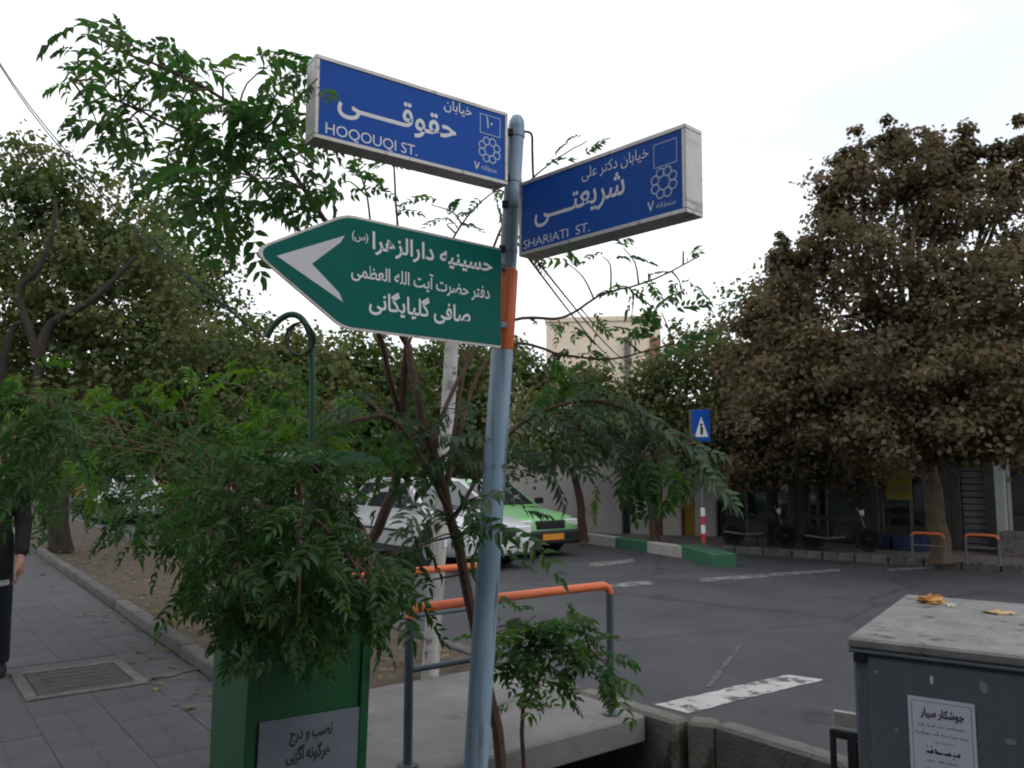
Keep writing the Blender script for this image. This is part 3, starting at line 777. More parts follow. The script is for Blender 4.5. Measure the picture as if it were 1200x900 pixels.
right_sign = lightbox('street_sign', 'blue street sign reading SHARIATI ST. in a grey metal frame, right of the pole', o2, d2, L2, 0.3565, 0.115, c_right)
# green arrow sign
L3 = 0.8127; d3 = Vector((math.cos(math.radians(219.6)), math.sin(math.radians(219.6)), 0))
o3 = Vector((-0.0528, 3.74, 2.1119))
LT = 1.178
gs = frame_obj('direction_sign', o3 + d3 * LT, -d3, 'green arrow shaped direction sign with white lettering and grey chevron', 'direction sign')
def gx(s): return LT - s
outline = []
def rounded(pts, rads, k=6):
    out = []
    n = len(pts)
    for i in range(n):
        p, a, b = Vector(pts[i]), Vector(pts[i - 1]), Vector(pts[(i + 1) % n])
        r_ = rads[i]
        if r_ == 0: out.append(tuple(p)); continue
        q0 = p + (a - p).normalized() * r_; q1 = p + (b - p).normalized() * r_
        for j in range(k + 1):
            t = j / k
            out.append(tuple((1 - t) ** 2 * q0 + 2 * t * (1 - t) * p + t * t * q1))
    return out
H3 = 0.476
gp = [(gx(0.0), 0.0), (gx(0.0), H3), (gx(0.815), H3), (gx(1.205), 0.258), (gx(0.815), 0.0)]
outer = rounded(gp, [0.004, 0.004, 0.05, 0.075, 0.05])
inner = []
cx_, cy_ = 0.55, 0.238
ip = [(gx(0.0), 0.011), (gx(0.0), H3 - 0.011), (gx(0.812), H3 - 0.011), (gx(1.187), 0.258), (gx(0.812), 0.011)]
inner = rounded(ip, [0.004, 0.004, 0.05, 0.073, 0.05])
MB().prism(outer, (0, 0, 0), (1, 0, 0), (0, 1, 0), (0, 0, 1), -0.010, 0.0).build('border', M['alu'], gs)
MB().prism(inner, (0, 0, 0), (1, 0, 0), (0, 1, 0), (0, 0, 1), 0.0005, 0.003).build('panel', M['sign_green'], gs)
MB().prism([(gx(1.103), 0.250), (gx(0.818), 0.383), (gx(0.835), 0.352), (gx(0.958), 0.243), (gx(0.838), 0.145), (gx(0.818), 0.108)], (0, 0, 0), (1, 0, 0), (0, 1, 0), (0, 0, 1), 0.0032, 0.0042).build('arrow', M['sign_arrow'], gs)
text_mesh('lettering', 'حسینیه دارالزهرا', True, gx(0.690), 0.352, gx(0.055), M['sign_white'], gs, h=0.100, z=0.0045, bold=0.020)
text_mesh('small_lettering', '(س)', True, gx(0.785), 0.378, gx(0.710), M['sign_white'], gs, h=0.046, z=0.0045)
text_mesh('lettering', 'دفتر حضرت آیت الله العظمی', True, gx(0.785), 0.222, gx(0.070), M['sign_white'], gs, h=0.078, z=0.0045, bold=0.014)
text_mesh('lettering', 'صافی گلپایگانی', True, gx(0.700), 0.098, gx(0.180), M['sign_white'], gs, h=0.100, z=0.0045, bold=0.020)
for y in (0.10, 0.38):
    MB().cbox(gx(0.34), y, -0.03, gx(-0.05), y + 0.03, -0.0105, .002).build('bracket', M['bracket'], gs)

# ------------------------------------------------------------------ grey street cabinet
cab_ang = math.atan2(-0.79, 0.61)
CH = 1.15
c0 = G(992, 746, CH); c0.z = 0
c1 = G(1044, 695, CH) - c0; c1.z = 0
c2 = G(1200, 770, CH) - c0; c2.z = 0
CANG = 0.7 * math.atan2(c2.y, c2.x) + 0.3 * (math.atan2(c1.y, c1.x) - math.pi / 2)
CA = thing('utility_cabinet', 'grey steel utility cabinet with a paper notice on its front and litter on its lid', 'cabinet', c0, CANG)
cw, cd = 0.95, c1.length
MB().cbox(0.010, 0.012, 0.06, cw, cd - 0.02, CH - 0.0365, .006).build('body', M['cabinet'], CA)
MB().cbox(0.03, 0.04, 0.0, cw - 0.02, cd - 0.04, 0.0595, .004).build('plinth', M['kerb'], CA)
MB().cbox(0.0, 0.0, CH - 0.026, cw + 0.02, cd, CH, .006).build('lid', M['cabinet_top'], CA)
MB().cbox(0.001, 0.001, CH - 0.036, cw + 0.019, cd - .001, CH - 0.0265, .003).build('lid_rim', M['cabinet'], CA)
MB().cbox(0.045, 0.006, 0.10, cw - 0.03, 0.0115, CH - 0.046, .002).build('door', M['cabinet'], CA)
hg = MB(); hg.cbox(-0.052, 0.012, 0.905, 0.0095, 0.022, 0.925, .002); hg.cbox(-0.052, 0.012, 0.80, -0.038, 0.022, 0.9045, .002); hg.cbox(-0.012, 0.012, 0.80, 0.0095, 0.022, 0.9045, .002)
hg.build('hasp', M['black'], CA)
MB().cbox(-0.046, 0.030, 0.930, 0.0095, 0.042, 0.965, .002).build('hinge', M['alu'], CA)
MB().cbox(0.012, 0.003, CH - 0.058, 0.038, 0.0115, CH - 0.0375, .002).build('latch', M['black'], CA)
rg = random.Random(21)
def chips(name, spots, mat):
    for x, z, a, b in spots:
        n = 9; mb = MB()
        mb.add([(x + a * math.cos(j * 6.283 / n) * rg.uniform(.6, 1.1), 0.0054, z + b * math.sin(j * 6.283 / n) * rg.uniform(.6, 1.1)) for j in range(n)], [tuple(range(n))])
        mb.build(name, mat, CA)
chips('paint_chip', [(0.179, CH - 0.078, 0.005, 0.012)], M['chip'])
chips('paint_chip', [(0.062, CH - 0.075, 0.005, 0.006), (0.282, CH - 0.078, .009, .016), (0.327, CH - 0.184, .014, .008), (0.10, CH - .20, .006, .004)], M['chip_dull'])
mb = MB()
for k in range(26):
    x = rg.uniform(0.014, 0.042); z = rg.uniform(0.60, 1.05); h_ = rg.uniform(.01, .07); w_ = rg.uniform(.001, .005)
    mb.add([(x, 0.0114, z), (x + w_ * .5, 0.0114, z + .004), (x + w_ * .4, 0.0114, z + h_), (x + .001, 0.0114, z + h_ * .9)], [(0, 1, 2, 3)])
mb.build('scratches', M['chip_dull'], CA)['kind'] = 'stuff'
# paper notice glued to the door
nt_ = thing('notice', 'white printed paper notice glued to the front of the grey cabinet', 'notice')
nt_.matrix_world = Matrix.Translation(c0) @ Matrix.Rotation(CANG, 4, 'Z') @ Matrix.Translation((0.127, 0.0052, CH - 0.117 - 0.215)) @ Matrix.Rotation(math.radians(90), 4, 'X')
PW, PH = 0.135, 0.215
MB().box(0, 0, 0, PW, PH, 0.0008).build('paper', M['paper'], nt_)
outline_box(nt_, 0.007, 0.007, PW - 0.007, PH - 0.008, 0.0012, M['ink_pale'], z=0.0012)
text_mesh('lettering', 'جوشکار سیار', True, 0.025, PH - 0.040, PW - 0.022, M['ink'], nt_, h=0.024, z=0.0014, bold=0.03)
mb = MB()
scribble(mb, 0.020, PW - 0.020, PH - 0.062, 0.0075, 0.0014, 1, 5); scribble(mb, 0.014, PW - 0.014, PH - 0.080, 0.0075, 0.0014, 2, 6)
scribble(mb, 0.05, PW - 0.04, PH - 0.096, 0.005, 0.0014, 3, 3); scribble(mb, 0.035, PW - 0.035, PH - 0.138, 0.006, 0.0014, 4, 3); scribble(mb, 0.03, PW - 0.03, PH - 0.155, 0.006, 0.0014, 5, 4)
scribble(mb, 0.03, PW - 0.03, PH - 0.175, 0.006, 0.0014, 6, 4)
mb.build('fine_print', M['ink_pale'], nt_)
mb = MB(); scribble(mb, 0.034, PW - 0.030, PH - 0.120, 0.013, 0.0014, 9, 4, .3); mb.build('bold_print', M['ink'], nt_)
# litter on the lid
def crumple(name, label, cat, c, r, flat, mat, seed, n=9, rz=0.3):
    rg = random.Random(seed)
    t = MB(); vs_, fs_ = [], []
    rows, cols = 7, 14
    for i in range(rows + 1):
        th = math.pi * i / rows
        for j in range(cols):
            ph = 2 * math.pi * j / cols
            k = r * (1 + 0.32 * math.sin(3 * ph + i + seed) + rg.uniform(-.28, .28))
            vs_.append((k * math.sin(th) * math.cos(ph), k * math.sin(th) * math.sin(ph) * 0.62, max(k * math.cos(th) * flat, -r * flat * 0.6)))
    for i in range(rows):
        for j in range(cols):
            j2 = (j + 1) % cols
            fs_.append((i * cols + j, i * cols + j2, (i + 1) * cols + j2, (i + 1) * cols + j))
    o = t.add(vs_, fs_).build(name, mat, None, False)
    o.location = Vector(c) + Vector((0, 0, r * flat * 0.6)); o.rotation_euler = (0, 0, rz)
    return tag(o, label, cat)
crumple('food_scrap', 'crumpled orange food wrapper lying on the cabinet lid', 'litter', G(1092, 707, CH), 0.034, 0.42, M['peel'], 3, rz=0.1)
crumple('food_scrap', 'small white scrap beside the orange wrapper on the cabinet lid', 'litter', G(1114, 711, CH), 0.014, 0.4, M['chip'], 5)
crumple('bread_crust', 'long flat tan crust lying alone on the cabinet lid', 'litter', G(1172, 719, CH), 0.036, 0.14, M['bread'], 8, rz=-0.3)

# ------------------------------------------------------------------ green litter bin with roof
BN = thing('litter_bin', 'tall green litter bin with a roof, half hidden by leaves, grey notice on it', 'bin', (-0.835, 3.38, 0), math.atan2(0.61, 0.79))
BN.rotation_euler = (math.radians(0), math.radians(1.6), math.atan2(0.60, 0.80))
bw, bd, bh = 0.52, 0.42, 0.93
mb = MB()
x0, x1 = -bw / 2, bw / 2
# box with slightly tapering sides, open top rim
mb.add([(x0 + .02, 0, .05), (x1 - .02, 0, .05), (x1 - .02, bd, .05), (x0 + .02, bd, .05), (x0, -.01, bh), (x1, -.01, bh), (x1, bd + .01, bh), (x0, bd + .01, bh)],
       [(0, 3, 2, 1), (4, 5, 6, 7), (0, 1, 5, 4), (1, 2, 6, 5), (2, 3, 7, 6), (3, 0, 4, 7)])
mb.build('body', M['bin_green'], BN)
mb = MB(); mb.cbox(x0 - .015, -.028, bh + .001, x1 + .015, bd + .028, bh + .03, .006); mb.build('rim', M['bin_green'], BN)
for sx in (-1, 1):
    MB().cbox(sx * (bw / 2 - .02) - .02, -0.022, 0.03, sx * (bw / 2 - .02) + .02, -0.0105, bh - .002, .003).build('edge_strip', M['bin_green'], BN)
mb = MB(); mb.cbox(0.10, bd - .12, bh + .031, 0.24, bd - .02, 1.57, .006); mb.build('column', M['bin_dark'], BN)
MB().cbox(-.06, bd - .05, bh + .031, -.03, bd - .02, 1.57, .004).build('post', M['bin_green'], BN)
MB().cbox(x1 - .04, bd - .05, bh + .031, x1 - .01, bd - .02, 1.57, .004).build('post', M['bin_green'], BN)
mb = MB().prism([(-.09, 0), (.31, 0), (.29, .035), (0.20, .06), (0.02, .06), (-.07, .035)], (0, 0, 1.571), (1, 0, 0), (0, 0, 1), (0, 1, 0), 0.02, bd + .06)
mb.build('roof', M['bin_green'], BN)
for sx in (-1, 1):
    for yy in (.04, bd - .08):
        MB().cbox(sx * .24 - .02, yy, 0, sx * .24 + .02, yy + .04, .0495, .003).build('foot', M['bin_dark'], BN)
pn = link('notice_board', None, BN)
pn.matrix_local = Matrix.Translation((-0.205, -0.0135, 0.09)) @ Matrix.Rotation(math.radians(90), 4, 'X')
MB().cbox(0, 0, 0, 0.425, 0.48, 0.004, .001).build('sheet', M['poster_grey'], pn)
for k, (tx, a, b) in enumerate((('نصب و درج', .125, .305), ('هرگونه آگهی', .115, .300), ('ممنوع', .10, .305))):
    text_mesh('lettering', tx, True, a, 0.395 - k * 0.080, b, M['ink'], pn, h=0.065, z=0.0055, bold=0.025)

# ------------------------------------------------------------------ posts and cables near the strip
gpost = thing('cable_post', 'thin dark green post with a curled top and a coil of cable', 'post')
gb = S(2.45, 5.55); gX = D(366, 500, gb.y); gb = Vector((gX.x, gb.y, 0))
gy = gb.y
top_pts = [gb + Vector((0, 0, -0.05)), D(366, 500, gy), D(365, 410, gy), D(362, 388, gy), D(352, 372, gy), D(338, 369, gy), D(322, 380, gy), D(312, 396, gy)]
MB().tube(smooth_path(top_pts, 5), 0.024, 10).build('shaft', M['post_green'], gpost, True)
mb = MB()
for k in range(3):
    c = D(352, 397, gy - 0.03 - 0.015 * k); pts = []
    for j in range(25):
        a = j / 24 * 2 * math.pi
        pts.append(c + Vector((math.cos(a) * (.085 + .008 * k), 0.03 * math.sin(a + k), math.sin(a) * (.13 - .007 * k))))
    mb.tube(pts, 0.007, 6, False)
mb.build('cable_coil', M['cable'], gpost, True)
oc = MB(); a_, b_ = D(-60, -15, 7.0), D(309, 396, gy)
for off in (0.0, 0.035):
    pts = [a_.lerp(b_, t / 16) + Vector((0.01 * math.sin(t), 0, -0.28 * math.sin(math.pi * t / 16) - off * math.sin(math.pi * t / 16))) for t in range(17)]
    oc.tube(pts, 0.0052, 6, False)
tag(oc.build('overhead_cable', M['cable'], None, True), 'black twin overhead cable running down to the curled green post', 'cable')
for k, (p, q, yy0, yy1) in enumerate((((604, 282), (735, 432), 3.9, 14), ((606, 276), (748, 432), 3.9, 14.4))):
    a_, b_ = D(*p, yy0), D(*q, yy1)
    o = MB().tube([a_.lerp(b_, t / 14) + Vector((0, 0, -0.12 * math.sin(math.pi * t / 14))) for t in range(15)], 0.0062, 6, False).build('overhead_cable', M['cable'], None, True)
    tag(o, ['black overhead cable slanting past the beige building, the lower of two', 'black overhead cable slanting past the beige building, the upper of two'][k], 'cable', 'cables past the beige building')
wp = thing('white_post', 'white flaking post with paper scraps beside the far handrail', 'post')
wb = S(3.30, 5.42); wt = D(531, 385, wb.y)
wpt = [wb.lerp(wt, t / 6) for t in range(7)]
wb0 = D(503, 800, wb.y); wb0.z = -0.1
wpt = [wb0.lerp(wt, t / 8) for t in range(9)]
MB().tube(wpt, [.068, .064, .062, .060, .058, .056, .055, .054, .053], 16).build('shaft', M['whitewash'], wp, True)
MB().tube([wt, wt + Vector((0, 0, .02))], .058, 16).build('cap', M['alu'], wp, True)
rg = random.Random(3)
for k in range(7):
    c = wpt[0].lerp(wpt[-1], rg.uniform(.35, .9)); a0 = rg.uniform(-2.6, -0.6); hh = rg.uniform(.03, .07)
    vs_ = []
    for j in range(5):
        a = a0 + j * 0.16
        for zz in (0, hh): vs_.append(c + Vector((math.cos(a) * .068, math.sin(a) * .068, zz + rg.uniform(-.008, .008))))
    MB().add(vs_, [(2 * j, 2 * j + 2, 2 * j + 3, 2 * j + 1) for j in range(4)]).build('paper_scrap', M['paper'] if k % 2 else M['chip_dull'], wp)
# ------------------------------------------------------------------ buildings across the road
def rect_parts(parent, name, mat, x0, z0, x1, z1, y0, y1):
    return MB().cbox(x0, y0, z0, x1, y1, z1, .004).build(name, mat, parent)
# long grey wall building: local x runs left along the facade, y goes back
wo = Vector((4.55, 18.35, 0)); wd_ = Vector((-0.92, 0.38, 0)).normalized()
gbld = thing('low_building', 'low grey rendered building with a dark door and a yellow door behind the far pavement', 'building', wo, math.atan2(wd_.y, wd_.x))
# local +x = to the left in the photo, local -y = away from the viewer (right-handed turn), so depth is negative y
def px_on_wall(px):                    # distance along the facade for a photo column
    k = (px - 600) / FPX
    return (k * wo.y - wo.x) / (wd_.x - k * wd_.y)
WL = px_on_wall(590)
def wall_with_openings(parent, mat, L_, H, th, ops):
    mb = MB(); x = 0.0
    for (a, b, zb, zt) in sorted(ops):
        mb.box(x, 0, -0.1, a, th, H)
        if zb > 0: mb.box(a, 0, -0.1, b, th, zb)
        mb.box(a, 0, zt, b, th, H)
        x = b
    mb.box(x, 0, -0.1, L_, th, H)
    return mb.build('wall', mat, parent)
dd = [px_on_wall(p) for p in (820, 812, 796, 780, 775, 763, 737, 727, 700, 640)]
ops = [(dd[1], dd[2], 0, 2.1), (dd[4], dd[5], 0, 2.3), (dd[6], dd[7], 0, 2.5)]
wall_with_openings(gbld, M['wall_grey'], WL, 2.9, -0.3, ops)
MB().box(0.02, -0.301, -0.1, WL - .02, -7, 2.85).build('core', M['wall_grey'], gbld)
for (a, b, zb, zt), m, nm in zip(ops, ('door_yellow', 'door_brown', 'door_dark'), ('door', 'door', 'door')):
    d_ = MB().cbox(a + .03, -0.22, zb + .02, b - .03, -0.16, zt - .03, .005).build(nm, M[m], gbld)
    if nm == 'window':
        f_ = MB()
        f_.cbox(a, -.155, zb, a + .05, -.10, zt, .004); f_.cbox(b - .05, -.155, zb, b, -.10, zt, .004); f_.cbox(a + .051, -.155, zb, b - .051, -.10, zb + .05, .004); f_.cbox(a + .051, -.155, zt - .05, b - .051, -.10, zt, .004); f_.cbox((a + b) / 2 - .02, -.155, zb + .051, (a + b) / 2 + .02, -.10, zt - .051, .004)
        f_.build('frame', M['shop_frame'], d_)
    else:
        MB().cbox(a + .08, -.159, 1.0, a + .11, -.10, 1.15, .004).build('handle', M['alu'], d_)
MB().cbox(-0.1, 0.004, 2.35, dd[3] + .15, 0.12, 2.62, .006).build('fascia', M['fascia_blue'], gbld)
MB().cbox(0.0, 0.003, 2.64, dd[3] + .1, 0.05, 2.88, .006).build('pale_panel', M['wall_pale'], gbld)
MB().cbox(dd[2] + .01, 0.003, 0.05, dd[3] + .1, 0.03, 2.33, .006).build('pale_panel', M['wall_pale'], gbld)
MB().cbox(-.05, -0.35, 2.902, WL, 0.08, 3.02, .01).build('coping', M['kerb'], gbld)

# unseen house added behind the viewpoint, along the near pavement, to shade the foreground
NH = thing('unseen_shade_house', 'added grey house behind the viewpoint, out of view, shading the foreground', 'building', S(-3.2, 0, 0), ROT)
MB().box(-6, -4.2, -.02, 0, 3.0, 9.5).build('wall', M['shop_wall'], NH)
MB().box(-6, -12, -.02, 4.6, -4.203, 9.5).build('wall', M['shop_wall'], NH)
for k in range(3):
    for z in (1.0, 4.0, 7.0):
        MB().cbox(-.05, -3.6 + k * 2.2, z, .03, -2.2 + k * 2.2, z + 1.5, .01).build('window', M['glass'], NH)
# houses closing the end of the left street
for k, (pa, pb, yy, hh, mt, lab) in enumerate(((-160, 180, 50, 7.0, 'brick_red', 'far dull brick house closing the left street at the picture edge'), (183, 420, 52, 6.2, 'wall_grey', 'far grey house closing the left street behind the bin'), (423, 618, 54, 6.6, 'shop_wall', 'far dark house behind the white post and the cars'))):
    xa, xb = D(pa, 550, yy).x, D(pb, 550, yy).x
    hs_ = thing('far_house', lab, 'building', (xa, yy, -.1), 0)
    MB().box(0, 0, 0, xb - xa, 6, hh).build('wall', M[mt], hs_)
    MB().cbox(-.1, -.15, hh + .002, xb - xa - .05, 6.1, hh + .3, .02).build('roof_edge', M['kerb'], hs_)
    n_ = int((xb - xa) / 2.6)
    for i in range(n_):
        for z in (.9, 3.9):
            w_ = MB().cbox(.7 + i * 2.6, -.05, z, 2.0 + i * 2.6, -.003, z + 1.4, .01).build('window', M['glass'], hs_)
            MB().cbox(.6 + i * 2.6, -.1, z - .1, 2.1 + i * 2.6, -.004, z - .005, .01).build('sill', M['stone_pale'], w_)
# tall beige building
bb = D(640, 378, 44.0)
TB = thing('beige_building', 'tall beige rendered building with a brick edged parapet showing above the street trees', 'building', (bb.x, bb.y, 0), math.radians(-6))
BH = bb.z
mb = MB().box(0, 0, -0.5, 6.2, 12, BH); mb.build('wall', M['beige'], TB)
MB().box(-3.0, 3.2, -0.5, -0.003, 11, BH - 3.2).build('side_wing', M['stone_pale'], TB)
MB().cbox(-0.08, -0.08, BH + .002, 6.28, 12.1, BH + 0.28, .02).build('parapet', M['beige'], TB)
for z in (1.2, 4.0):
    w_ = MB().cbox(2.6, -0.06, z, 3.8, -0.003, z + 1.5, .01).build('window', M['glass'], TB)
    MB().cbox(2.45, -0.13, z - .12, 3.95, -.004, z - .02, .01).build('sill', M['stone_pale'], w_)
MB().cbox(5.6, -0.05, BH - 4.5, 6.19, -0.004, BH - 0.9, .01).build('brick_panel', M['brick_red'], TB)
MB().tube([(4.4, -.17, BH - 3.6), (4.4, -.17, BH - .9)], .16, 8).build('flue_pipe', M['shop_frame'], TB, True)

# shops to the right, one thing per shop
def shop(name, label, t0, t1, H, content, fascia=M['shop_wall'], wall=M['shop_wall']):
    o = SH0 + WD * t0
    s = thing(name, label, 'shop', o, WANG)
    W_ = t1 - t0 - 0.006
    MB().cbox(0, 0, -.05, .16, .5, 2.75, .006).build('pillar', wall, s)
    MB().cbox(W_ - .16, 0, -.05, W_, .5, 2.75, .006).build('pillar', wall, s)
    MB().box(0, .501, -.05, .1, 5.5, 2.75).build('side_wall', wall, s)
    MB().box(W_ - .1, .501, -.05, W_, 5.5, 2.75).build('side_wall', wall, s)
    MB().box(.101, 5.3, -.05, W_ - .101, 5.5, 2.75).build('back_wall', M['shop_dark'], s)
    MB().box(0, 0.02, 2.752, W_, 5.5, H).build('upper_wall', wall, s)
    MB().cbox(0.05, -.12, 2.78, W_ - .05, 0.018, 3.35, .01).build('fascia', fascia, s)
    MB().box(.101, .3, .036, W_ - .101, 5.29, .06).build('floor', M['far_paving'], s)
    content(s, W_)
    return s
def glazing(s, a, b, z0=.45, z1=2.5, n=2, y=.18, frame=None):
    frame = frame or M['shop_frame']
    fr = MB()
    for k in range(n + 1):
        x = a + (b - a) * k / n
        fr.cbox(x - .03, y - .03, .03, x + .03, y + .03, z1 + .2, .004)
    fr.build('window_frame', frame, s)
    for k in range(n):
        xa, xb = a + (b - a) * k / n + .031, a + (b - a) * (k + 1) / n - .031
        MB().box(xa, y - .004, z0, xb, y + .004, z1).build('pane', M['glass'], s)
        MB().cbox(xa, y - .025, .03, xb, y + .025, z0 - .002, .004).build('stall_riser', M['shop_wall'], s)
        MB().cbox(xa, y - .025, z1 + .002, xb, y + .025, z1 + .2, .004).build('transom', frame, s)
def c_a(s, W_):
    glazing(s, .2, W_ - .2, n=3)
def c_b(s, W_):
    glazing(s, .2, W_ - .9, n=2)
    MB().cbox(W_ - .85, .16, .05, W_ - .2, .2, 2.4, .005).build('door', M['door_dark'], s)
    mb = MB()
    for k in range(5): mb.cbox(.3 + k * .35, -.125, 2.9, .3 + k * .35 + .22, -.1205, 3.2, .001)
    mb.build('fascia_letters', M['shop_pale'], s)
def c_c(s, W_):
    glazing(s, .2, W_ - .2, n=2)
    MB().cbox(.30, .10, .95, .78, .140, 2.25, .004).build('yellow_poster', M['poster_yellow'], s)
    mb = MB()
    for k in range(5): mb.cbox(.35, .096, 1.15 + k * .2, .73, .0995, 1.22 + k * .2, .001)
    mb.build('poster_lines', M['door_brown'], s)
def c_d(s, W_):
    for k in range(22):
        MB().cbox(.165, .10 + .0, .05 + k * .122, W_ - .165, .13, .05 + k * .122 + .112, .012).build('slat', M['shutter'], s)
    MB().cbox(.162, .05, 2.735, W_ - .162, .3, 2.75, .003).build('shutter_box', M['shutter'], s)
def c_e(s, W_):
    glazing(s, .2, 1.15, n=1, z0=.7, frame=M['shop_pale'])
    MB().cbox(1.25, .14, .05, 2.05, .2, 2.35, .005).build('door', M['door_yellow'], s)
    glazing(s, 2.2, W_ - .2, n=2, frame=M['shop_pale'])
    for k in range(9):
        MB().cbox(.25 + (k % 3) * .28, .26, .75 + (k // 3) * .5, .25 + (k % 3) * .28 + .2, .4, .75 + (k // 3) * .5 + .3, .01).build('goods', M[('goods_red', 'goods_mixed', 'crate_blue')[k % 3]], s)
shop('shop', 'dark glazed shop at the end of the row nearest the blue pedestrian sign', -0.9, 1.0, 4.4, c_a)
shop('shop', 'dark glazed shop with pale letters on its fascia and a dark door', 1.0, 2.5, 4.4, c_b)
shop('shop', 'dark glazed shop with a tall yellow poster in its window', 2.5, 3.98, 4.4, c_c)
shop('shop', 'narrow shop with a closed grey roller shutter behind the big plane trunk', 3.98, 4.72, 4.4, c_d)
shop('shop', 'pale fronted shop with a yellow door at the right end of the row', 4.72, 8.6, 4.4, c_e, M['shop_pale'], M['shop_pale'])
# things in front of the shops
def crate(name, label, t, off, w, d, h, mat, group=None):
    o = thing(name, label, 'crate', SH0 + WD * t - WN * off + Vector((0, 0, .036)), WANG, group)
    MB().cbox(0, 0, 0, w, d, .03, .004).build('bottom', mat, o)
    for a in ((0, 0, .03, w, .02, h), (0, d - .02, .03, w, d, h), (0, .021, .03, .02, d - .021, h), (w - .02, .021, .03, w, d - .021, h)):
        MB().cbox(*a, .003).build('side', mat, o)
    MB().cbox(.03, .03, .031, w - .03, d - .03, h * .9, .01).build('contents', M['goods_mixed'], o)
    return o
crate('crate', 'long blue crate on the pavement below the yellow poster', 2.45, .75, .62, .4, .26, M['crate_blue'])
crate('crate', 'long blue crate next to the orange rail before the glazed shop', 3.12, .75, .55, .4, .26, M['crate_blue'])
crate('crate', 'mottled crate standing below the window of the pale fronted shop', 4.85, .55, .42, .4, .42, M['goods_mixed'])
def shop_rail(label, px0, px1, py):
    a, b = G(px0, py, 0.035), G(px1, py + 3, 0.035)
    bent_rail('handrail', label, (a.x, a.y, .035), (b.x, b.y, .035), 0.46, .26, group=None, mats=('orange_rail', 'shop_frame'), rad=.022, base=0.0)
shop_rail('small orange topped rail before the shops, left of the plane trunk', 1070, 1108, 657)
shop_rail('small orange topped rail before the shops, right of the plane trunk', 1133, 1172, 660)

def motorcycle(label, px, py, ang):
    p = G(px, py, .035)
    m = thing('motorcycle', label, 'motorcycle', (p.x, p.y, .036), ang); m.scale = (.8,) * 3
    for x in (-.62, .62):
        w_ = link('wheel', None, m, (x, 0, .29))
        MB().lathe([(.22, -.04), (.28, -.04), (.29, -.02), (.29, .02), (.28, .04), (.22, .04), (.22, -.04)], axis='y', n=18).build('tyre', M['tyre'], w_, True)
        MB().lathe([(.02, -.05), (.06, -.03), (.2, -.015), (.2, .015), (.06, .03), (.02, .05)], axis='y', n=14).build('rim', M['car_trim'], w_, True)
    MB().tube(smooth_path([(.62, 0, .29), (.48, 0, .75), (.38, 0, 1.02)], 3), .022, 8).build('fork', M['bracket'], m, True)
    MB().tube(smooth_path([(.30, -.34, 1.04), (.38, -.12, 1.03), (.38, .12, 1.03), (.30, .34, 1.04)], 3), .016, 8).build('handlebar', M['black'], m, True)
    MB().prism([(.42, .72), (.36, .88), (.05, .88), (-.1, .74), (.0, .66)], (0, 0, 0), (1, 0, 0), (0, 0, 1), (0, 1, 0), -.11, .11).build('tank', M['car_trim'], m)
    MB().prism([(-.08, .74), (-.06, .82), (-.75, .84), (-.82, .78), (-.5, .70)], (0, 0, 0), (1, 0, 0), (0, 0, 1), (0, 1, 0), -.14, .14).build('seat', M['black'], m)
    MB().prism([(.2, .30), (.24, .58), (-.12, .60), (-.18, .32)], (0, 0, 0), (1, 0, 0), (0, 0, 1), (0, 1, 0), -.10, .10).build('engine', M['car_trim'], m)
    MB().tube([(.1, -.15, .34), (-.3, -.17, .30), (-.8, -.17, .36)], .028, 8).build('exhaust', M['bracket'], m, True)
    MB().lathe([(.05, .44), (.085, .50), (.085, .53)], (0, 0, .88), axis='x', n=12).build('headlight', M['lamp_clear'], m, True)
    MB().tube([(-.05, .1, .32), (-.1, .24, .02)], .012, 6).build('side_stand', M['black'], m)
motorcycle('dark motorcycle parked before the shops, nearer the big plane trunk', 985, 646, WANG + .5)
motorcycle('dark motorcycle parked before the shops, nearer the pedestrian sign', 890, 641, WANG + .3)
# ------------------------------------------------------------------ far pedestrian sign
fp = G(825, 650, 0.055)
PS = thing('pedestrian_sign', 'small blue pedestrian crossing sign on a post with red and white bands', 'road sign', fp, 0)
z_top = D(825, 484, fp.y).z; z_bot = D(825, 521, fp.y).z
MB().tube([(0, 0, -.06), (0, 0, z_top + .02)], .035, 12).build('post', M['bracket'], PS, True)
for k in range(4):
    z0 = .22 + k * .15
    MB().tube([(0, 0, z0), (0, 0, z0 + .149)], .040, 12).build('band', M['red_band'] if k % 2 == 0 else M['sign_white'], PS, True)
sg = link('plate', None, PS); sg.rotation_euler = (0, 0, math.radians(-22)); sg.location = (0, -.045, 0)
sw = .155
MB().cbox(-sw, -.012, z_bot, sw, 0, z_top, .003).build('panel', M['sign_blue'], sg)
zc = (z_top + z_bot) / 2
MB().add([(-.12, -.0135, z_bot + .08), (.12, -.0135, z_bot + .08), (0, -.0135, z_top - .12)], [(0, 1, 2)]).build('triangle', M['sign_white'], sg)
mb = MB()
mb.add([(-.02, -.015, z_bot + .12), (.025, -.015, z_bot + .12), (.03, -.015, zc - .02), (-.02, -.015, zc - .02)], [(0, 1, 2, 3)])
mb.add([(.028 * math.cos(a * .785), -.015, zc + .015 + .028 * math.sin(a * .785)) for a in range(8)], [tuple(range(8))])
mb.build('figure', M['ink'], sg)
MB().cbox(-.20, .03, z_bot + .02, -.07, .038, z_top, .003).build('side_plate', M['shop_frame'], PS)

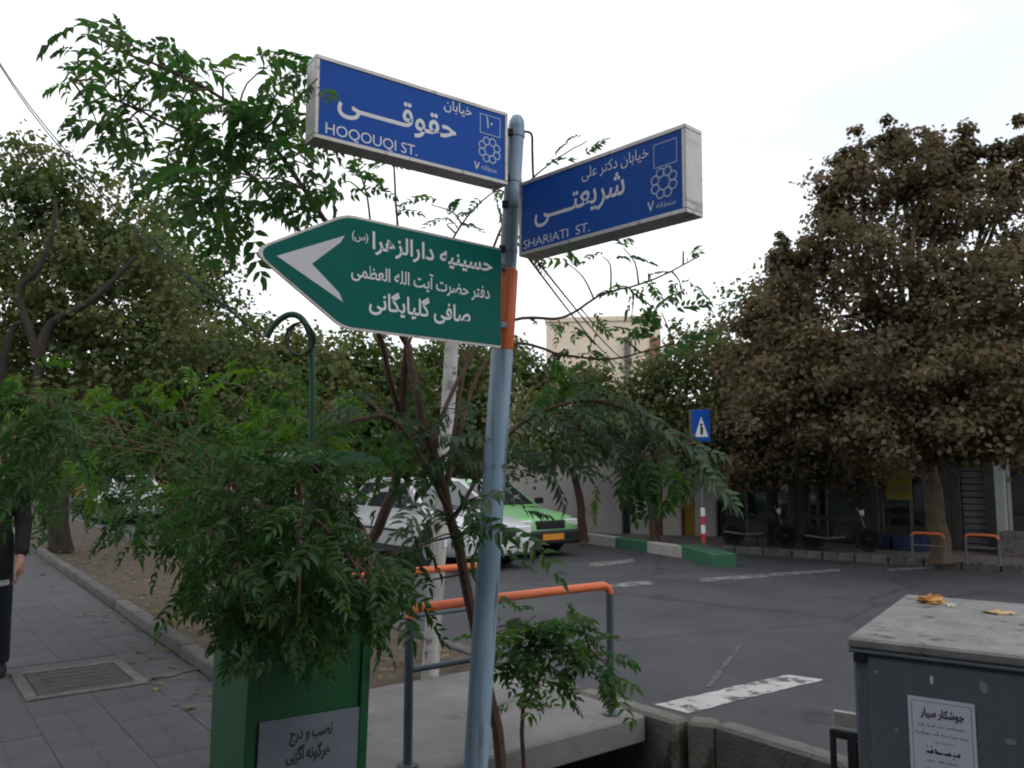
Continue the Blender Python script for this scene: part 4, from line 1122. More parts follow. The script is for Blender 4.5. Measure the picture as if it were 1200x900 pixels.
# ------------------------------------------------------------------ cars (local x forward, y left, z up)
def make_car(name, label, loc, heading, paint, bumper, plate, length=4.35, width=1.66, height=1.42, hatch=False):
    car = thing(name, label, 'car', loc, heading)
    hl, hw = length / 2, width / 2
    st = [(-hl, .70, .40, .78), (-hl + .06, .86, .30, .86), (-hl + .35, .96, .24, .93 if not hatch else .95), (-hl + .8, 1.0, .22, .95), (-hl + 1.3, 1.0, .20, .93), (-.4, 1.0, .20, .91), (.3, 1.0, .20, .90),
          (.8, 1.0, .20, .89), (1.15, .99, .22, .86), (hl - .55, .96, .22, .81), (hl - .2, .91, .24, .75), (hl - .05, .84, .30, .68), (hl, .74, .36, .60)]
    vs_, fs_, n = [], [], 11
    for x, wf, zb, zt in st:
        w = hw * wf
        half = [(0, zb), (w * .86, zb), (w * .97, zb + .08), (w, zb + (zt - zb) * .45), (w * .975, zb + (zt - zb) * .8), (w * .90, zt - .015), ]
        prof = half + [(0, zt + .025)] + [(-y, z) for y, z in reversed(half[1:])]
        for y, z in prof: vs_.append((x, y, z))
    n = 12
    for i in range(len(st) - 1):
        for j in range(n):
            j2 = (j + 1) % n
            fs_.append((i * n + j, i * n + j2, (i + 1) * n + j2, (i + 1) * n + j))
    fs_.append(tuple(range(n))); fs_.append(tuple((len(st) - 1) * n + j for j in range(n)))
    MB().add(vs_, fs_).build('body', paint, car, True)
    # cabin
    xr, xrt, xft, xf = (-hl + .14, -hl + .80, .12, 1.05) if hatch else (-hl + .72, -hl + 1.25, .20, 1.02)
    zb, zt = .905, height
    bw_, tw_ = hw * .93, hw * .70
    B = [(xr, -bw_, zb), (xf, -bw_ * .95, zb - .02), (xf, bw_ * .95, zb - .02), (xr, bw_, zb)]
    T = [(xrt, -tw_, zt - .04), (xft, -tw_, zt - .03), (xft, tw_, zt - .03), (xrt, tw_, zt - .04)]
    R_ = [(xrt + .12, -tw_ * .8, zt), (xft - .12, -tw_ * .8, zt + .005), (xft - .12, tw_ * .8, zt + .005), (xrt + .12, tw_ * .8, zt)]
    MB().add(B + T + R_, [(0, 1, 5, 4), (1, 2, 6, 5), (2, 3, 7, 6), (3, 0, 4, 7), (4, 5, 9, 8), (5, 6, 10, 9), (6, 7, 11, 10), (7, 4, 8, 11), (8, 9, 10, 11)]).build('cabin', paint, car, True)
    def pane(nm, q, a, b, c, d, out):
        P = [Vector(p) for p in q]
        def at(s, t): return P[0].lerp(P[1], s).lerp(P[3].lerp(P[2], s), t) + Vector(out) * .006
        return MB().add([at(a, b), at(c, b), at(c, d), at(a, d)], [(0, 1, 2, 3)]).build(nm, M['car_glass'], car)
    pane('windscreen', (B[1], B[2], T[2], T[1]), .06, .08, .94, .94, (.6, 0, .8))
    pane('rear_window', (B[3], B[0], T[0], T[3]), .08, .15, .92, .9, (-.7, 0, .7))
    for s in (-1, 1):
        q = (B[0], B[1], T[1], T[0]) if s < 0 else (B[3], B[2], T[2], T[3])
        for a, c in ((.06, .24), (.27, .56), (.60, .93)) if not hatch else ((.05, .28), (.31, .60), (.63, .93)):
            pane('side_window', q, a, .10, c, .90, (0, s * .8, .6))
        for x in (hl - .82, -hl + .80):
            wt_ = link('wheel', None, car, (x, s * (hw - .085), .305))
            MB().lathe([(.16, -.09), (.29, -.09), (.305, -.06), (.305, .06), (.29, .09), (.16, .09)], axis='y', n=24).build('tyre', M['tyre'], wt_, True)
            rm = MB().lathe([(.02, s * .07), (.19, s * .07), (.195, s * .088), (.06, s * .094)], axis='y', n=16); rm.build('rim', M['rim'], wt_, True)
            n_ = 18
            ring = []
            for j in range(n_):
                a = 2 * math.pi * j / n_
                ring += [(x + .31 * math.cos(a), s * (hw + .004), .31 + .31 * math.sin(a)), (x + .37 * math.cos(a), s * (hw + .002), .31 + .37 * math.sin(a)), ]
            MB().add(ring, [(2 * j, 2 * (j + 1), 2 * (j + 1) + 1, 2 * j + 1) for j in range(0, n_ // 2)]).build('wheel_arch', M['car_trim'], car)
        MB().cbox(hl - .17, s * hw * .68 - .17, .56, hl - .015, s * hw * .68 + .14, .695, .02).build('headlight', M['lamp_clear'], car)
        MB().cbox(-hl + .0, s * hw * .66 - .14, .62, -hl + .12, s * hw * .66 + .13, .80, .015).build('tail_light', M['lamp_red'], car)
        MB().cbox(.78, s * (hw * .95) + (0 if s > 0 else -.17), .93, .90, s * (hw * .95) + (.17 if s > 0 else 0), 1.05, .02).build('mirror', bumper if bumper is not paint else paint, car)
        MB().cbox(-.45, s * hw + (-.02 if s > 0 else -.012), .76, -.28, s * hw + (.012 if s > 0 else .02), .79, .004).build('door_handle', M['car_trim'], car)
    MB().cbox(hl - .16, -hw * .86, .24, hl + .07, hw * .86, .50, .04).build('bumper', bumper, car)
    MB().cbox(-hl - .06, -hw * .86, .28, -hl + .14, hw * .86, .52, .04).build('bumper', bumper, car)
    MB().cbox(hl - .10, -.36, .52, hl + .012, .36, .68, .015).build('grille', M['car_trim'], car)
    for s in (-1, 1):
        for x in (.62, -.42):
            MB().box(x - .006, s * hw * 1.002 - .003, .28, x + .006, s * hw * 1.002 + .003, .84).build('door_gap', M['car_trim'], car)
        MB().cbox(-hl + 1.2, s * hw - (.012 if s > 0 else .02), .24, hl - 1.25, s * hw + (.02 if s > 0 else .012), .32, .006).build('sill', M['car_trim'], car)
        MB().cbox(-1.25, s * hw - (.01 if s > 0 else .016), .56, hl - 1.25, s * hw + (.016 if s > 0 else .01), .60, .004).build('side_strip', M['car_trim'], car)
        MB().tube([(1.06, s * .12 + .2, .905), (.86, s * .12 - .25, 1.02)], .008, 5).build('wiper', M['car_trim'], car)
    MB().cbox(hl + .071, -.26, .33, hl + .082, .26, .44, .002).build('number_plate', plate, car)
    MB().cbox(-hl - .072, -.26, .36, -hl - .061, .26, .47, .002).build('number_plate', plate, car)
    return car
HEAD = math.atan2(-0.79, 0.611)
def car_at(px, py, back):            # front axle seen at a photo position on the road
    p = G(px, py, -0.08)
    return Vector((p.x, p.y, -0.08)) - Vector((0.611, -0.79, 0)) * back
make_car('car', 'pale silver hatchback facing the junction, partly hidden by leaves and the sign pole', car_at(553, 664, 1.35), HEAD, M['car_white'], M['car_white'], M['plate_white'], 4.2, 1.66, 1.47, True)
make_car('taxi', 'green taxi with a black bumper and orange number plate beside the pale hatchback', car_at(612, 649.5, 1.4), HEAD + .02, M['car_green'], M['car_trim'], M['plate_orange'], 4.4, 1.68, 1.42)
make_car('car', 'small silver car far up the left street beyond the young trees', car_at(150, 612, 1.0), HEAD + math.pi, M['car_silver'], M['car_silver'], M['plate_white'], 4.3, 1.66, 1.45, True)

# ------------------------------------------------------------------ people
def skin_mesh(name, nodes, edges, mat, root=0, sub=2):
    """nodes: (point, radius) or (point, (rx, ry))"""
    me = bpy.data.meshes.new(name)
    me.from_pydata([n[0] for n in nodes], edges, [])
    ob = bpy.data.objects.new(name, me); COL.objects.link(ob)
    sk = ob.modifiers.new('skin', 'SKIN'); sk.use_smooth_shade = True
    for i, n in enumerate(nodes):
        r_ = (n[1][0], n[1][0]) if isinstance(n[1], tuple) else (n[1], n[1])
        me.skin_vertices[0].data[i].radius = r_
        me.skin_vertices[0].data[i].use_root = (i == root)
    sb = ob.modifiers.new('sub', 'SUBSURF'); sb.levels = sub; sb.render_levels = sub
    out = bpy.data.meshes.new_from_object(ob.evaluated_get(bpy.context.evaluated_depsgraph_get()))
    COL.objects.unlink(ob); bpy.data.objects.remove(ob); bpy.data.meshes.remove(me)
    for v in out.vertices:                 # flatten the trunk front to back
        if .6 < v.co.z < 1.5:
            k = max(0.0, min(1.0, (.24 - abs(v.co.x)) / .07)); v.co.y *= 1 - .28 * k
    out.name = name; out.materials.clear(); out.materials.append(mat)
    out.polygons.foreach_set('use_smooth', [True] * len(out.polygons))
    return out
def person(label, loc, rz, jacket, trousers, hair, fingers=True, group=None, scale=1.0, stride=.22, shirt=None):
    """standing/walking figure facing local -y"""
    p = thing('person', label, 'person', loc, rz, group)
    p.scale = (scale,) * 3
    N = [((0, 0, .95), (.13, .10)), ((0, 0, 1.10), (.125, .095)), ((0, 0, 1.28), (.15, .105)), ((0, .01, 1.42), (.12, .085)), ((0, 0, 1.50), .055), ((0, -.015, 1.56), .058),
         ((0, -.02, 1.62), (.078, .092)), ((0, -.015, 1.69), (.078, .095)), ((0, -.005, 1.735), (.055, .065))]
    E_ = [(i, i + 1) for i in range(8)]
    def chain(start, pts):
        prev = start
        for q in pts:
            N.append(q); E_.append((prev, len(N) - 1)); prev = len(N) - 1
        return prev
    hands = []
    for s in (-1, 1):
        sw_ = stride * s
        chain(0, [((s * .10, 0, .88), .085), ((s * .105, sw_ * .5 - .02, .50), .058), ((s * .105, sw_ * 1.0 + .03, .13), .04), ((s * .105, sw_ * 1.0 + .02, .06), .04), ((s * .11, sw_ * 1.0 - .12, .035), .032)])
        h = chain(3, [((s * .175, 0, 1.40), .058), ((s * .225, .02 - sw_ * .25, 1.14), .043), ((s * .235, -.05 - sw_ * .6, .90), .030), ((s * .235, -.065 - sw_ * .65, .855), (.036, .026)), ((s * .232, -.075 - sw_ * .68, .81), (.040, .022))])
        base = Vector(N[h][0])
        if fingers:
            for k in range(4):
                o_ = Vector((0, (k - 1.5) * .019, -.012))
                chain(h, [(base + o_ + Vector((-s * .004, 0, -.02)), .0095), (base + o_ * 1.05 + Vector((-s * .018, 0, -.052 - .006 * (k in (1, 2)))), .0085), (base + o_ * 1.05 + Vector((-s * .034, 0, -.075 - .008 * (k in (1, 2)))), .0075)])
            chain(h - 1, [(base + Vector((-s * .012, -.036, .012)), .010), (base + Vector((-s * .018, -.046, -.022)), .0085)])
    body = link('body', skin_mesh('body', N, E_, M['skin']), p)
    # nose, ears, hair
    hm = MB().lathe([(.02, .11), (.07, .095), (.098, .05), (.105, 0), (.10, -.05), (.085, -.09)], (0, .018, 1.685), n=16)
    hm.v = [(x, y if y > -.06 or z > 1.73 else -.06, z) for x, y, z in hm.v]
    hm.build('hair', hair, p, True)
    fc = MB().add([(-.013, -.105, 1.60), (.013, -.105, 1.60), (0, -.132, 1.605), (0, -.108, 1.655)], [(0, 1, 2), (0, 2, 3), (1, 3, 2)]); fc.build('nose', M['skin'], p)
    for s in (-1, 1):
        MB().lathe([(.004, -.013), (.012, -.008), (.012, .008), (.004, .013)], (s * .035, -.098, 1.655), n=8).build('eye', M['ink'], p, True)
        MB().lathe([(.006, -.03), (.018, -.02), (.02, .01), (.008, .03)], (s * .088, .0, 1.645), n=8).build('ear', M['skin'], p, True)
        sh = MB().lathe([(.045, .0), (.05, .02), (.045, .06), (.03, .09)], (s * .105, stride * s - .04, .005), n=14)
        cy = stride * s - .04
        sh.v = [(s * .107 + (x - s * .105) * .95, cy + (y - cy) * 2.5, z * (.75 if y < cy else 1.1)) for x, y, z in sh.v]
        sh.build('shoe', M['black'], p, True)
    MB().lathe([(.004, -.006), (.022, -.003), (.022, .003), (.004, .006)], (0, -.100, 1.575), n=8).build('mouth', M['red_band'], p, True)
    # clothes follow the body
    JN = [((0, 0, .74), (.168, .128)), ((0, 0, .96), (.158, .122)), ((0, 0, 1.12), (.155, .12)), ((0, 0, 1.28), (.178, .13)), ((0, .01, 1.41), (.145, .105)), ((0, 0, 1.465), (.075, .07))]
    JE = [(i, i + 1) for i in range(5)]
    for s in (-1, 1):
        sw_ = stride * s; prev = 4
        for q in [((s * .18, 0, 1.405), .078), ((s * .23, .02 - sw_ * .25, 1.14), .062), ((s * .237, -.05 - sw_ * .6, .905), .05)]:
            JN.append(q); JE.append((prev, len(JN) - 1)); prev = len(JN) - 1
    link('jacket', skin_mesh('jacket', JN, JE, jacket), p)
    def skirt(nm, prof, mat, fl):
        k = MB().lathe(prof, n=20); k.v = [(x * (1 + .02 * math.sin(9 * y + 7 * z)), y * fl, z) for x, y, z in k.v]
        k.build(nm, mat, p, True)
    skirt('jacket_hem', [(.150, .735), (.176, .742), (.180, .80), (.176, .92), (.165, 1.05), (.14, 1.15)], jacket, .76)
    if shirt: skirt('shirt_hem', [(.150, .69), (.166, .70), (.168, .76), (.15, .80)], shirt, .74)
    TN = [((0, 0, .97), (.142, .11)), ((0, 0, .88), (.145, .112))]; TE = [(0, 1)]
    for s in (-1, 1):
        sw_ = stride * s; prev = 1
        for q in [((s * .10, 0, .80), .098), ((s * .105, sw_ * .5 - .02, .50), .074), ((s * .105, sw_ * 1.0 + .03, .12), .062), ((s * .105, sw_ * 1.0 + .02, .075), .062)]:
            TN.append(q); TE.append((prev, len(TN) - 1)); prev = len(TN) - 1
    link('trousers', skin_mesh('trousers', TN, TE, trousers), p)
    return p
person('person in black jacket and dark trousers walking on the pavement at the picture edge', D(-14, 780, 6.1) * Vector((1, 1, 0)).x if False else Vector((D(-19, 700, 6.1).x, 6.1, 0.0)), math.radians(25), M['cloth_black'], M['cloth_navy'], M['hair'], shirt=M['cloth_white'])
q = G(696, 622, .055)
person('person in dark clothes standing by the grey wall beyond the green taxi', (q.x, q.y, .055), math.radians(60), M['cloth_black'], M['cloth_black'], M['hair'], False, stride=.06)
q = G(650, 622, .055)
person('person in navy clothes on the far pavement just behind the green taxi bonnet', (q.x, q.y, .055), math.radians(-40), M['cloth_navy'], M['cloth_black'], M['hair'], False, stride=.16)

# ------------------------------------------------------------------ trees
def compound_leaf(seed, length=.36, pairs=7, lf=.085, wd=.034, droop=.35):
    """pinnate leaf: curved stalk along +y, paired folded leaflets and one at the tip"""
    rg = random.Random(seed); mb = MB(); tints = [.5] * 16
    def stalk(t): return Vector((.06 * length * (1 + seed % 3) * math.sin(t * 2.6 + seed), length * t * (1 - .08 * t), -droop * length * t * t))
    pts = [stalk(t / 4) for t in range(5)]
    for i in range(4):
        w0, w1 = .0022 * (1 - i / 5), .0022 * (1 - (i + 1) / 5)
        mb.add([pts[i] + Vector((-w0, 0, 0)), pts[i] + Vector((w0, 0, 0)), pts[i + 1] + Vector((w1, 0, 0)), pts[i + 1] + Vector((-w1, 0, 0))], [(0, 1, 2, 3)], 1)
    def leaflet(o, d, l, w):
        d = d.normalized(); side = d.cross(Vector((0, 0, 1))).normalized(); upv = side.cross(d)
        dz = Vector((0, 0, -1))
        cu = rg.uniform(.08, .6); sb = rg.uniform(-.12, .12)
        tipv = o + d * l + dz * l * cu + side * l * sb
        m1 = o + d * l * .30 + dz * l * cu * .06; m2 = o + d * l * .66 + dz * l * cu * .38 + side * l * sb * .4
        up_ = upv * w * rg.uniform(.05, .38); tw = upv * w * rg.uniform(-.25, .25)
        tints.extend([rg.random()] * 7)
        mb.add([o, m1 - side * w * .5 + up_ + tw, m2 - side * w * .38 + up_ + tw * .6, tipv, m2 + side * w * .38 + up_ - tw * .6, m1 + side * w * .5 + up_ - tw, m2], [(0, 6, 2, 1), (6, 3, 2), (0, 5, 4, 6), (6, 4, 3)])
    for k in range(pairs):
        t = .22 + .72 * k / (pairs - 1) + rg.uniform(-.02, .02)
        o = stalk(t); sz = (.75 + .35 * math.sin(math.pi * (k + 1.2) / (pairs + 1))) * rg.uniform(.85, 1.12)
        for s in (-1, 1):
            if rg.random() < .05: continue
            leaflet(o, Vector((s * 1.0, .42 + .5 * t + rg.uniform(-.15, .15), rg.uniform(-.3, .12))), lf * sz, wd * sz)
    leaflet(stalk(1.0), Vector((rg.uniform(-.2, .2), 1, -.5)), lf * .9, wd * .9)
    return mb, tints
def leaf_set(prefix, mat, **kw):
    out = []
    for k in range(10):
        k2 = dict(kw); rv = random.Random(k * 13 + 1)
        k2['droop'] = kw.get('droop', .35) * rv.uniform(.4, 1.7); k2['pairs'] = max(4, kw.get('pairs', 7) + rv.choice((-2, -1, 0, 0, 1))); k2['length'] = kw.get('length', .36) * rv.uniform(.8, 1.1)
        b_, tn = compound_leaf(k * 7 + 3, **k2)
        m_ = b_.mesh('leaf', [mat, M['twig']])
        a_ = m_.attributes.new('tint', 'FLOAT', 'POINT'); a_.data.foreach_set('value', (tn + [.5] * len(m_.vertices))[:len(m_.vertices)])
        out.append(m_)
    return out
LEAF = leaf_set('leaf', M['leaf'], length=.36, pairs=6, lf=.105, wd=.047)
LEAF_D = leaf_set('leaf', M['leaf_dark'], length=.40, pairs=7, lf=.105, wd=.040, droop=.45)
LEAF_Y = leaf_set('leaf', M['leaf_yellow'], length=.38, pairs=7, lf=.105, wd=.042, droop=.4)
LEAF_G = leaf_set('leaf', M['leaf_grey'], length=.46, pairs=8, lf=.105, wd=.036, droop=.22)
def place_leaf(tree, meshes, rg, base, direction, scale=1.0, roll=None):
    d = Vector(direction).normalized()
    x = d.cross(Vector((0, 0, 1)))
    if x.length < .05: x = Vector((1, 0, 0))
    x.normalize(); z = x.cross(d)
    a = rg.uniform(-.5, .5) if roll is None else roll
    x2 = x * math.cos(a) + z * math.sin(a); z2 = x2.cross(d)
    o = link('leaf', rg.choice(meshes), tree)
    s = scale
    o.matrix_world = Matrix(((x2.x * s, d.x * s, z2.x * s, base.x), (x2.y * s, d.y * s, z2.y * s, base.y), (x2.z * s, d.z * s, z2.z * s, base.z), (0, 0, 0, 1)))
    return o
class Tree:
    def __init__(self, name, label, base, seed, cat='tree', bark=None):
        self.t = thing(name, label, cat)
        self.rg = random.Random(seed); self.nodes = []; self.bark = bark or M['bark']; self.base = Vector(base)
        self.twigs = MB(); self.count = 0
    def limb(self, pts, r0, r1, name='branch', k=5):
        p = smooth_path(pts, k); n = len(p)
        wob = [q + Vector((self.rg.uniform(-1, 1), self.rg.uniform(-1, 1), self.rg.uniform(-1, 1))) * (r0 * .22 if 0 < i < n - 1 else 0) for i, q in enumerate(p)]
        MB().tube(wob, [r0 + (r1 - r0) * i / (n - 1) for i in range(n)], 8).build(name, self.bark, self.t, True)
        self.nodes += wob[n // 4:]
    def cluster(self, c, n, spread=.10, scale=1.0, meshes=None, bias=(0, 0, 0), twig=True, droop=.35):
        rg = self.rg; c = Vector(c); meshes = meshes or LEAF
        near = min(self.nodes, key=lambda q: (q - c).length + (.15 if q.z > c.z + .2 else 0))
        if twig and (near - c).length > .03:
            mid = near.lerp(c, .5) + Vector((rg.uniform(-.04, .04), rg.uniform(-.04, .04), rg.uniform(.0, .06)))
            pts = smooth_path([near, mid, c], 3)
            self.twigs.tube(pts, [.0065 - .004 * i / (len(pts) - 1) for i in range(len(pts))], 5, False)
        out = c - near; out = out.normalized() if out.length > .01 else Vector((0, 0, 1))
        a0 = rg.uniform(0, 6.28)
        for k in range(n):
            a = a0 + k * 2.4
            d = Vector((math.cos(a), math.sin(a), rg.uniform(-.35, .45) - droop * .3)) + out * .55 + Vector(bias)
            b = c + Vector((rg.uniform(-1, 1), rg.uniform(-1, 1), rg.uniform(-1, 1))) * spread - out * rg.uniform(0, .08)
            place_leaf(self.t, meshes, rg, b, d, scale * rg.uniform(.6, 1.22), rg.uniform(-.9, .9)); self.count += 1
    def finish(self):
        if self.twigs.v: self.twigs.build('twigs', M['twig'], self.t, True)['kind'] = 'stuff'

# --- slim tree beside the sign pole
T1 = Tree('young_tree', 'slim young tree with feathery leaves growing beside the blue sign pole', (0, 0, 0), 11)
tb = Vector((-0.05, 4.06, -0.56))
fork = D(492, 480, 4.12)
T1.limb([tb, D(588, 892, 4.06), D(549, 700, 4.03), D(524, 590, 4.05), D(505, 520, 4.10), fork, D(478, 405, 4.25)], .030, .018, 'trunk')
T1.limb([D(505, 520, 4.10), D(545, 430, 4.35), D(600, 376, 4.5), D(660, 372, 4.55), D(705, 345, 4.55), D(760, 330, 4.55), D(820, 300, 4.6)], .012, .004)
T1.limb([D(524, 570, 4.06), D(560, 440, 4.4), D(606, 403, 4.45), D(660, 416, 4.5), D(720, 420, 4.5), D(790, 402, 4.5)], .012, .004)
T1.limb([D(527, 600, 4.05), D(470, 500, 3.9), D(420, 492, 3.75), D(370, 520, 3.6), D(300, 560, 3.4)], .015, .005)
T1.limb([D(530, 610, 4.05), D(600, 505, 4.25), D(680, 470, 4.2), D(760, 490, 4.1), D(840, 535, 4.05)], .012, .004)
T1.limb([D(520, 580, 4.06), D(560, 350, 4.5), D(600, 240, 4.55), D(640, 195, 4.6), D(688, 165, 4.6)], .010, .003)
T1.limb([D(478, 405, 4.25), D(520, 300, 4.5), D(555, 245, 4.55), D(592, 215, 4.6)], .009, .003)
for x, y, d, n, s in [(505, 240, 4.5, 2, .55), (530, 262, 4.5, 3, .6), (560, 240, 4.55, 3, .55), (585, 225, 4.6, 2, .5), (640, 195, 4.6, 2, .5), (672, 172, 4.6, 2, .5), (690, 162, 4.6, 1, .5),
                      (730, 290, 4.55, 2, .55), (705, 300, 4.55, 2, .55), (722, 330, 4.5, 3, .55), (765, 335, 4.5, 3, .6), (800, 345, 4.5, 4, .6), (775, 365, 4.5, 3, .6), (740, 372, 4.5, 3, .55), (700, 385, 4.5, 3, .55), (662, 390, 4.5, 3, .6), (640, 372, 4.55, 2, .5), (690, 415, 4.5, 3, .55), (655, 425, 4.5, 3, .6), (800, 305, 4.6, 2, .45), (625, 420, 4.4, 2, .6), (640, 300, 4.6, 2, .5), (660, 305, 4.6, 2, .5), (740, 400, 4.5, 3, .6), (780, 395, 4.5, 3, .6), (640, 450, 4.4, 4, .6), (690, 445, 4.4, 4, .6)]:
    T1.cluster(D(x, y, d), n, .05, s)
for x, y, d, n in [(620, 478, 4.2, 4), (650, 468, 4.25, 4), (690, 470, 4.15, 5), (730, 482, 4.1, 5), (757, 502, 4.1, 5), (785, 528, 4.05, 4), (812, 545, 4.05, 3), (690, 500, 4.2, 4), (640, 505, 4.2, 4), (735, 510, 4.15, 4), (670, 530, 4.3, 3), (610, 530, 4.2, 3)]:
    T1.cluster(D(x, y, d), n, .06, .70, LEAF_G, bias=(1.1, 0, -.10))
for x, y, d, n in [(750, 535, 4.0, 3), (770, 545, 4.0, 3), (735, 550, 4.05, 3), (705, 565, 4.1, 2), (780, 560, 4.0, 2), (755, 560, 4.0, 2)]:
    T1.cluster(D(x, y, d), n, .04, .5, LEAF, bias=(.1, 0, -1.2))
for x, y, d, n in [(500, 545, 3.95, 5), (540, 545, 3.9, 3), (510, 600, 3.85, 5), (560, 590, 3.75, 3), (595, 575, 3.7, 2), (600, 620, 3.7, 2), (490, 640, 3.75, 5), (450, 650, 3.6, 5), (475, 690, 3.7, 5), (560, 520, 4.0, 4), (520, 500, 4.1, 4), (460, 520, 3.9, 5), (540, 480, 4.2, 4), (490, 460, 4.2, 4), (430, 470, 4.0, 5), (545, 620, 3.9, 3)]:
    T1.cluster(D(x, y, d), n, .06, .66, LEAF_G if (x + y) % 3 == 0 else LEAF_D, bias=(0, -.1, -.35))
T1.finish()
# --- taller neighbour whose limbs reach over the arrow sign to the upper left
T5 = Tree('young_tree', 'taller young tree whose long limbs spread bright green leaves left of the blue sign', (0, 0, 0), 17)
tb5 = S(2.5, 5.42, -.05)
fork5 = D(470, 500, 5.0)
T5.limb([tb5, tb5 + Vector((.1, -.1, .7)), D(452, 600, 5.2), fork5, D(478, 405, 4.6)], .042, .026, 'trunk')
T5.limb([D(478, 405, 4.6), D(435, 325, 4.35), D(378, 255, 4.05), D(320, 170, 3.85), D(245, 105, 3.7), D(140, 60, 3.6)], .020, .005)
T5.limb([fork5, D(440, 380, 4.6), D(390, 310, 4.3), D(338, 258, 4.1), D(283, 195, 3.95), D(185, 140, 3.8), D(85, 95, 3.75)], .018, .004)
T5.limb([D(478, 405, 4.6), D(470, 320, 4.6), D(464, 240, 4.6), D(462, 190, 4.6)], .010, .005)
T5.limb([D(478, 405, 4.6), D(440, 300, 4.65), D(430, 230, 4.65), D(410, 170, 4.6)], .009, .004)
UL = [(95, 40), (120, 60), (150, 35), (195, 65), (150, 85), (100, 95), (120, 130), (175, 120), (230, 105), (275, 85), (318, 75), (352, 85), (300, 130), (240, 160), (190, 185), (140, 160), (115, 150), (225, 210), (280, 190), (330, 165), (362, 150), (262, 245), (215, 235), (300, 235), (240, 270), (345, 215), (365, 175), (185, 155), (265, 130), (315, 110), (355, 120), (210, 135), (335, 240), (270, 215), (165, 60), (250, 185), (310, 200), (370, 200), (130, 100), (205, 90), (175, 90), (285, 160), (250, 225), (195, 210), (235, 135), (325, 140), (225, 75), (380, 130), (275, 265)]
for i, (x, y) in enumerate(UL):
    T5.cluster(D(x, y, 3.35 + .85 * ((i * 37) % 11) / 10), 4, .09, .66, bias=(-.25, 0, -.25))
T5.cluster(D(372, 92, 3.05), 2, .02, .42, bias=(.1, 0, -.8))
for x, y, d, n, s in [(410, 195, 4.3, 3, .6), (432, 205, 4.5, 2, .55), (470, 240, 4.55, 2, .5), (400, 215, 4.3, 3, .6), (445, 190, 4.5, 2, .5)]:
    T5.cluster(D(x, y, d), n, .05, s)
T5.finish()
# --- leafy sapling spilling over the green bin
T2 = Tree('young_tree', 'bushy young tree whose dark feathery leaves spill over the green bin', (0, 0, 0), 23)
b2 = S(2.32, 5.6)
b2 = Vector((-1.52, 4.35, -.02))
T2.limb([b2, D(300, 740, 3.9), D(310, 600, 3.7), D(320, 520, 3.6)], .028, .012, 'trunk')
T2.limb([D(310, 620, 3.7), D(350, 600, 3.2), D(400, 640, 2.9), D(430, 690, 2.8)], .012, .004)
T2.limb([D(310, 620, 3.7), D(290, 600, 3.1), D(280, 660, 2.8), D(290, 730, 2.7)], .012, .004)
T2.limb([D(310, 590, 3.7), D(350, 560, 3.2), D(350, 640, 2.75), D(350, 720, 2.65)], .012, .004)
T2.limb([D(310, 600, 3.7), D(250, 570, 3.7), D(200, 600, 3.7), D(170, 630, 3.7)], .010, .004)
NB = [(270, 560), (310, 540), (350, 560), (300, 600), (262, 640), (340, 630), (390, 610), (300, 680), (350, 690), (398, 690), (430, 690), (280, 715), (330, 730), (375, 730), (395, 575), (225, 590), (235, 650), (435, 690), (200, 620), (180, 600), (320, 650), (370, 660), (260, 600), (290, 640), (410, 720), (310, 705), (250, 690), (360, 590), (385, 650), (345, 745), (300, 750), (270, 680)]
for i, (x, y) in enumerate(NB):
    d = 2.72 + .5 * ((i * 29) % 7) / 6 + (.6 if x < 240 else 0)
    T2.cluster(D(x, y - 8, d), 9, .10, .44, LEAF_D, bias=(0, -.25, -.25))
T2.finish()
T7 = Tree('young_tree', 'second dark stem behind the bin roof, leaves mingling with the bush over the bin', (0, 0, 0), 53)
b7 = Vector((-1.20, 4.55, -.02))
T7.limb([b7, D(330, 720, 4.2), D(340, 620, 3.9), D(345, 540, 3.8)], .024, .010, 'trunk')
T7.limb([D(340, 620, 3.9), D(380, 580, 3.4), D(420, 610, 3.2), D(440, 650, 3.1)], .010, .004)
T7.limb([D(340, 620, 3.9), D(290, 590, 3.4), D(250, 620, 3.2), D(240, 680, 3.1)], .010, .004)
for i, (x, y) in enumerate([(280, 570), (320, 560), (360, 540), (395, 535), (300, 620), (340, 610), (375, 625), (405, 650), (425, 670), (270, 660), (310, 660), (350, 665), (390, 690), (280, 700), (320, 710), (360, 710), (250, 610), (245, 650), (410, 715), (340, 530), (300, 535), (385, 595), (330, 680), (265, 590), (375, 560), (415, 690), (255, 690), (300, 645)]):
    T7.cluster(D(x, y, 3.0 + .55 * ((i * 13) % 6) / 5), 6, .09, .46, LEAF_D, bias=(0, -.2, -.25))
T7.finish()
# --- saplings further along the strip
T3 = Tree('young_tree', 'leafy young tree in the planting strip behind the bin, feathery dark green leaves', (0, 0, 0), 31)
b3 = S(2.75, 9.6)
T3.limb([b3, b3 + Vector((.05, 0, .8)), D(235, 560, b3.y - .2), D(215, 470, b3.y - .3)], .04, .014, 'trunk')
for x, y in ((60, 500), (130, 470), (300, 460), (330, 520), (180, 560), (250, 540)):
    T3.limb([D(232, 590, b3.y - .1), D((232 + x) / 2, (560 + y) / 2 - 20, b3.y - .8), D(x, y, b3.y - 1.4)], .014, .004)
ML = [(20, 490), (60, 475), (100, 460), (150, 455), (200, 460), (250, 450), (300, 445), (335, 440), (35, 530), (80, 515), (125, 505), (175, 505), (225, 505), (280, 490), (330, 490), (25, 570), (70, 560), (120, 555), (180, 555), (240, 545), (290, 530), (350, 520), (205, 590), (150, 600), (60, 590), (250, 600), (15, 450), (380, 480), (410, 500), (240, 640)]
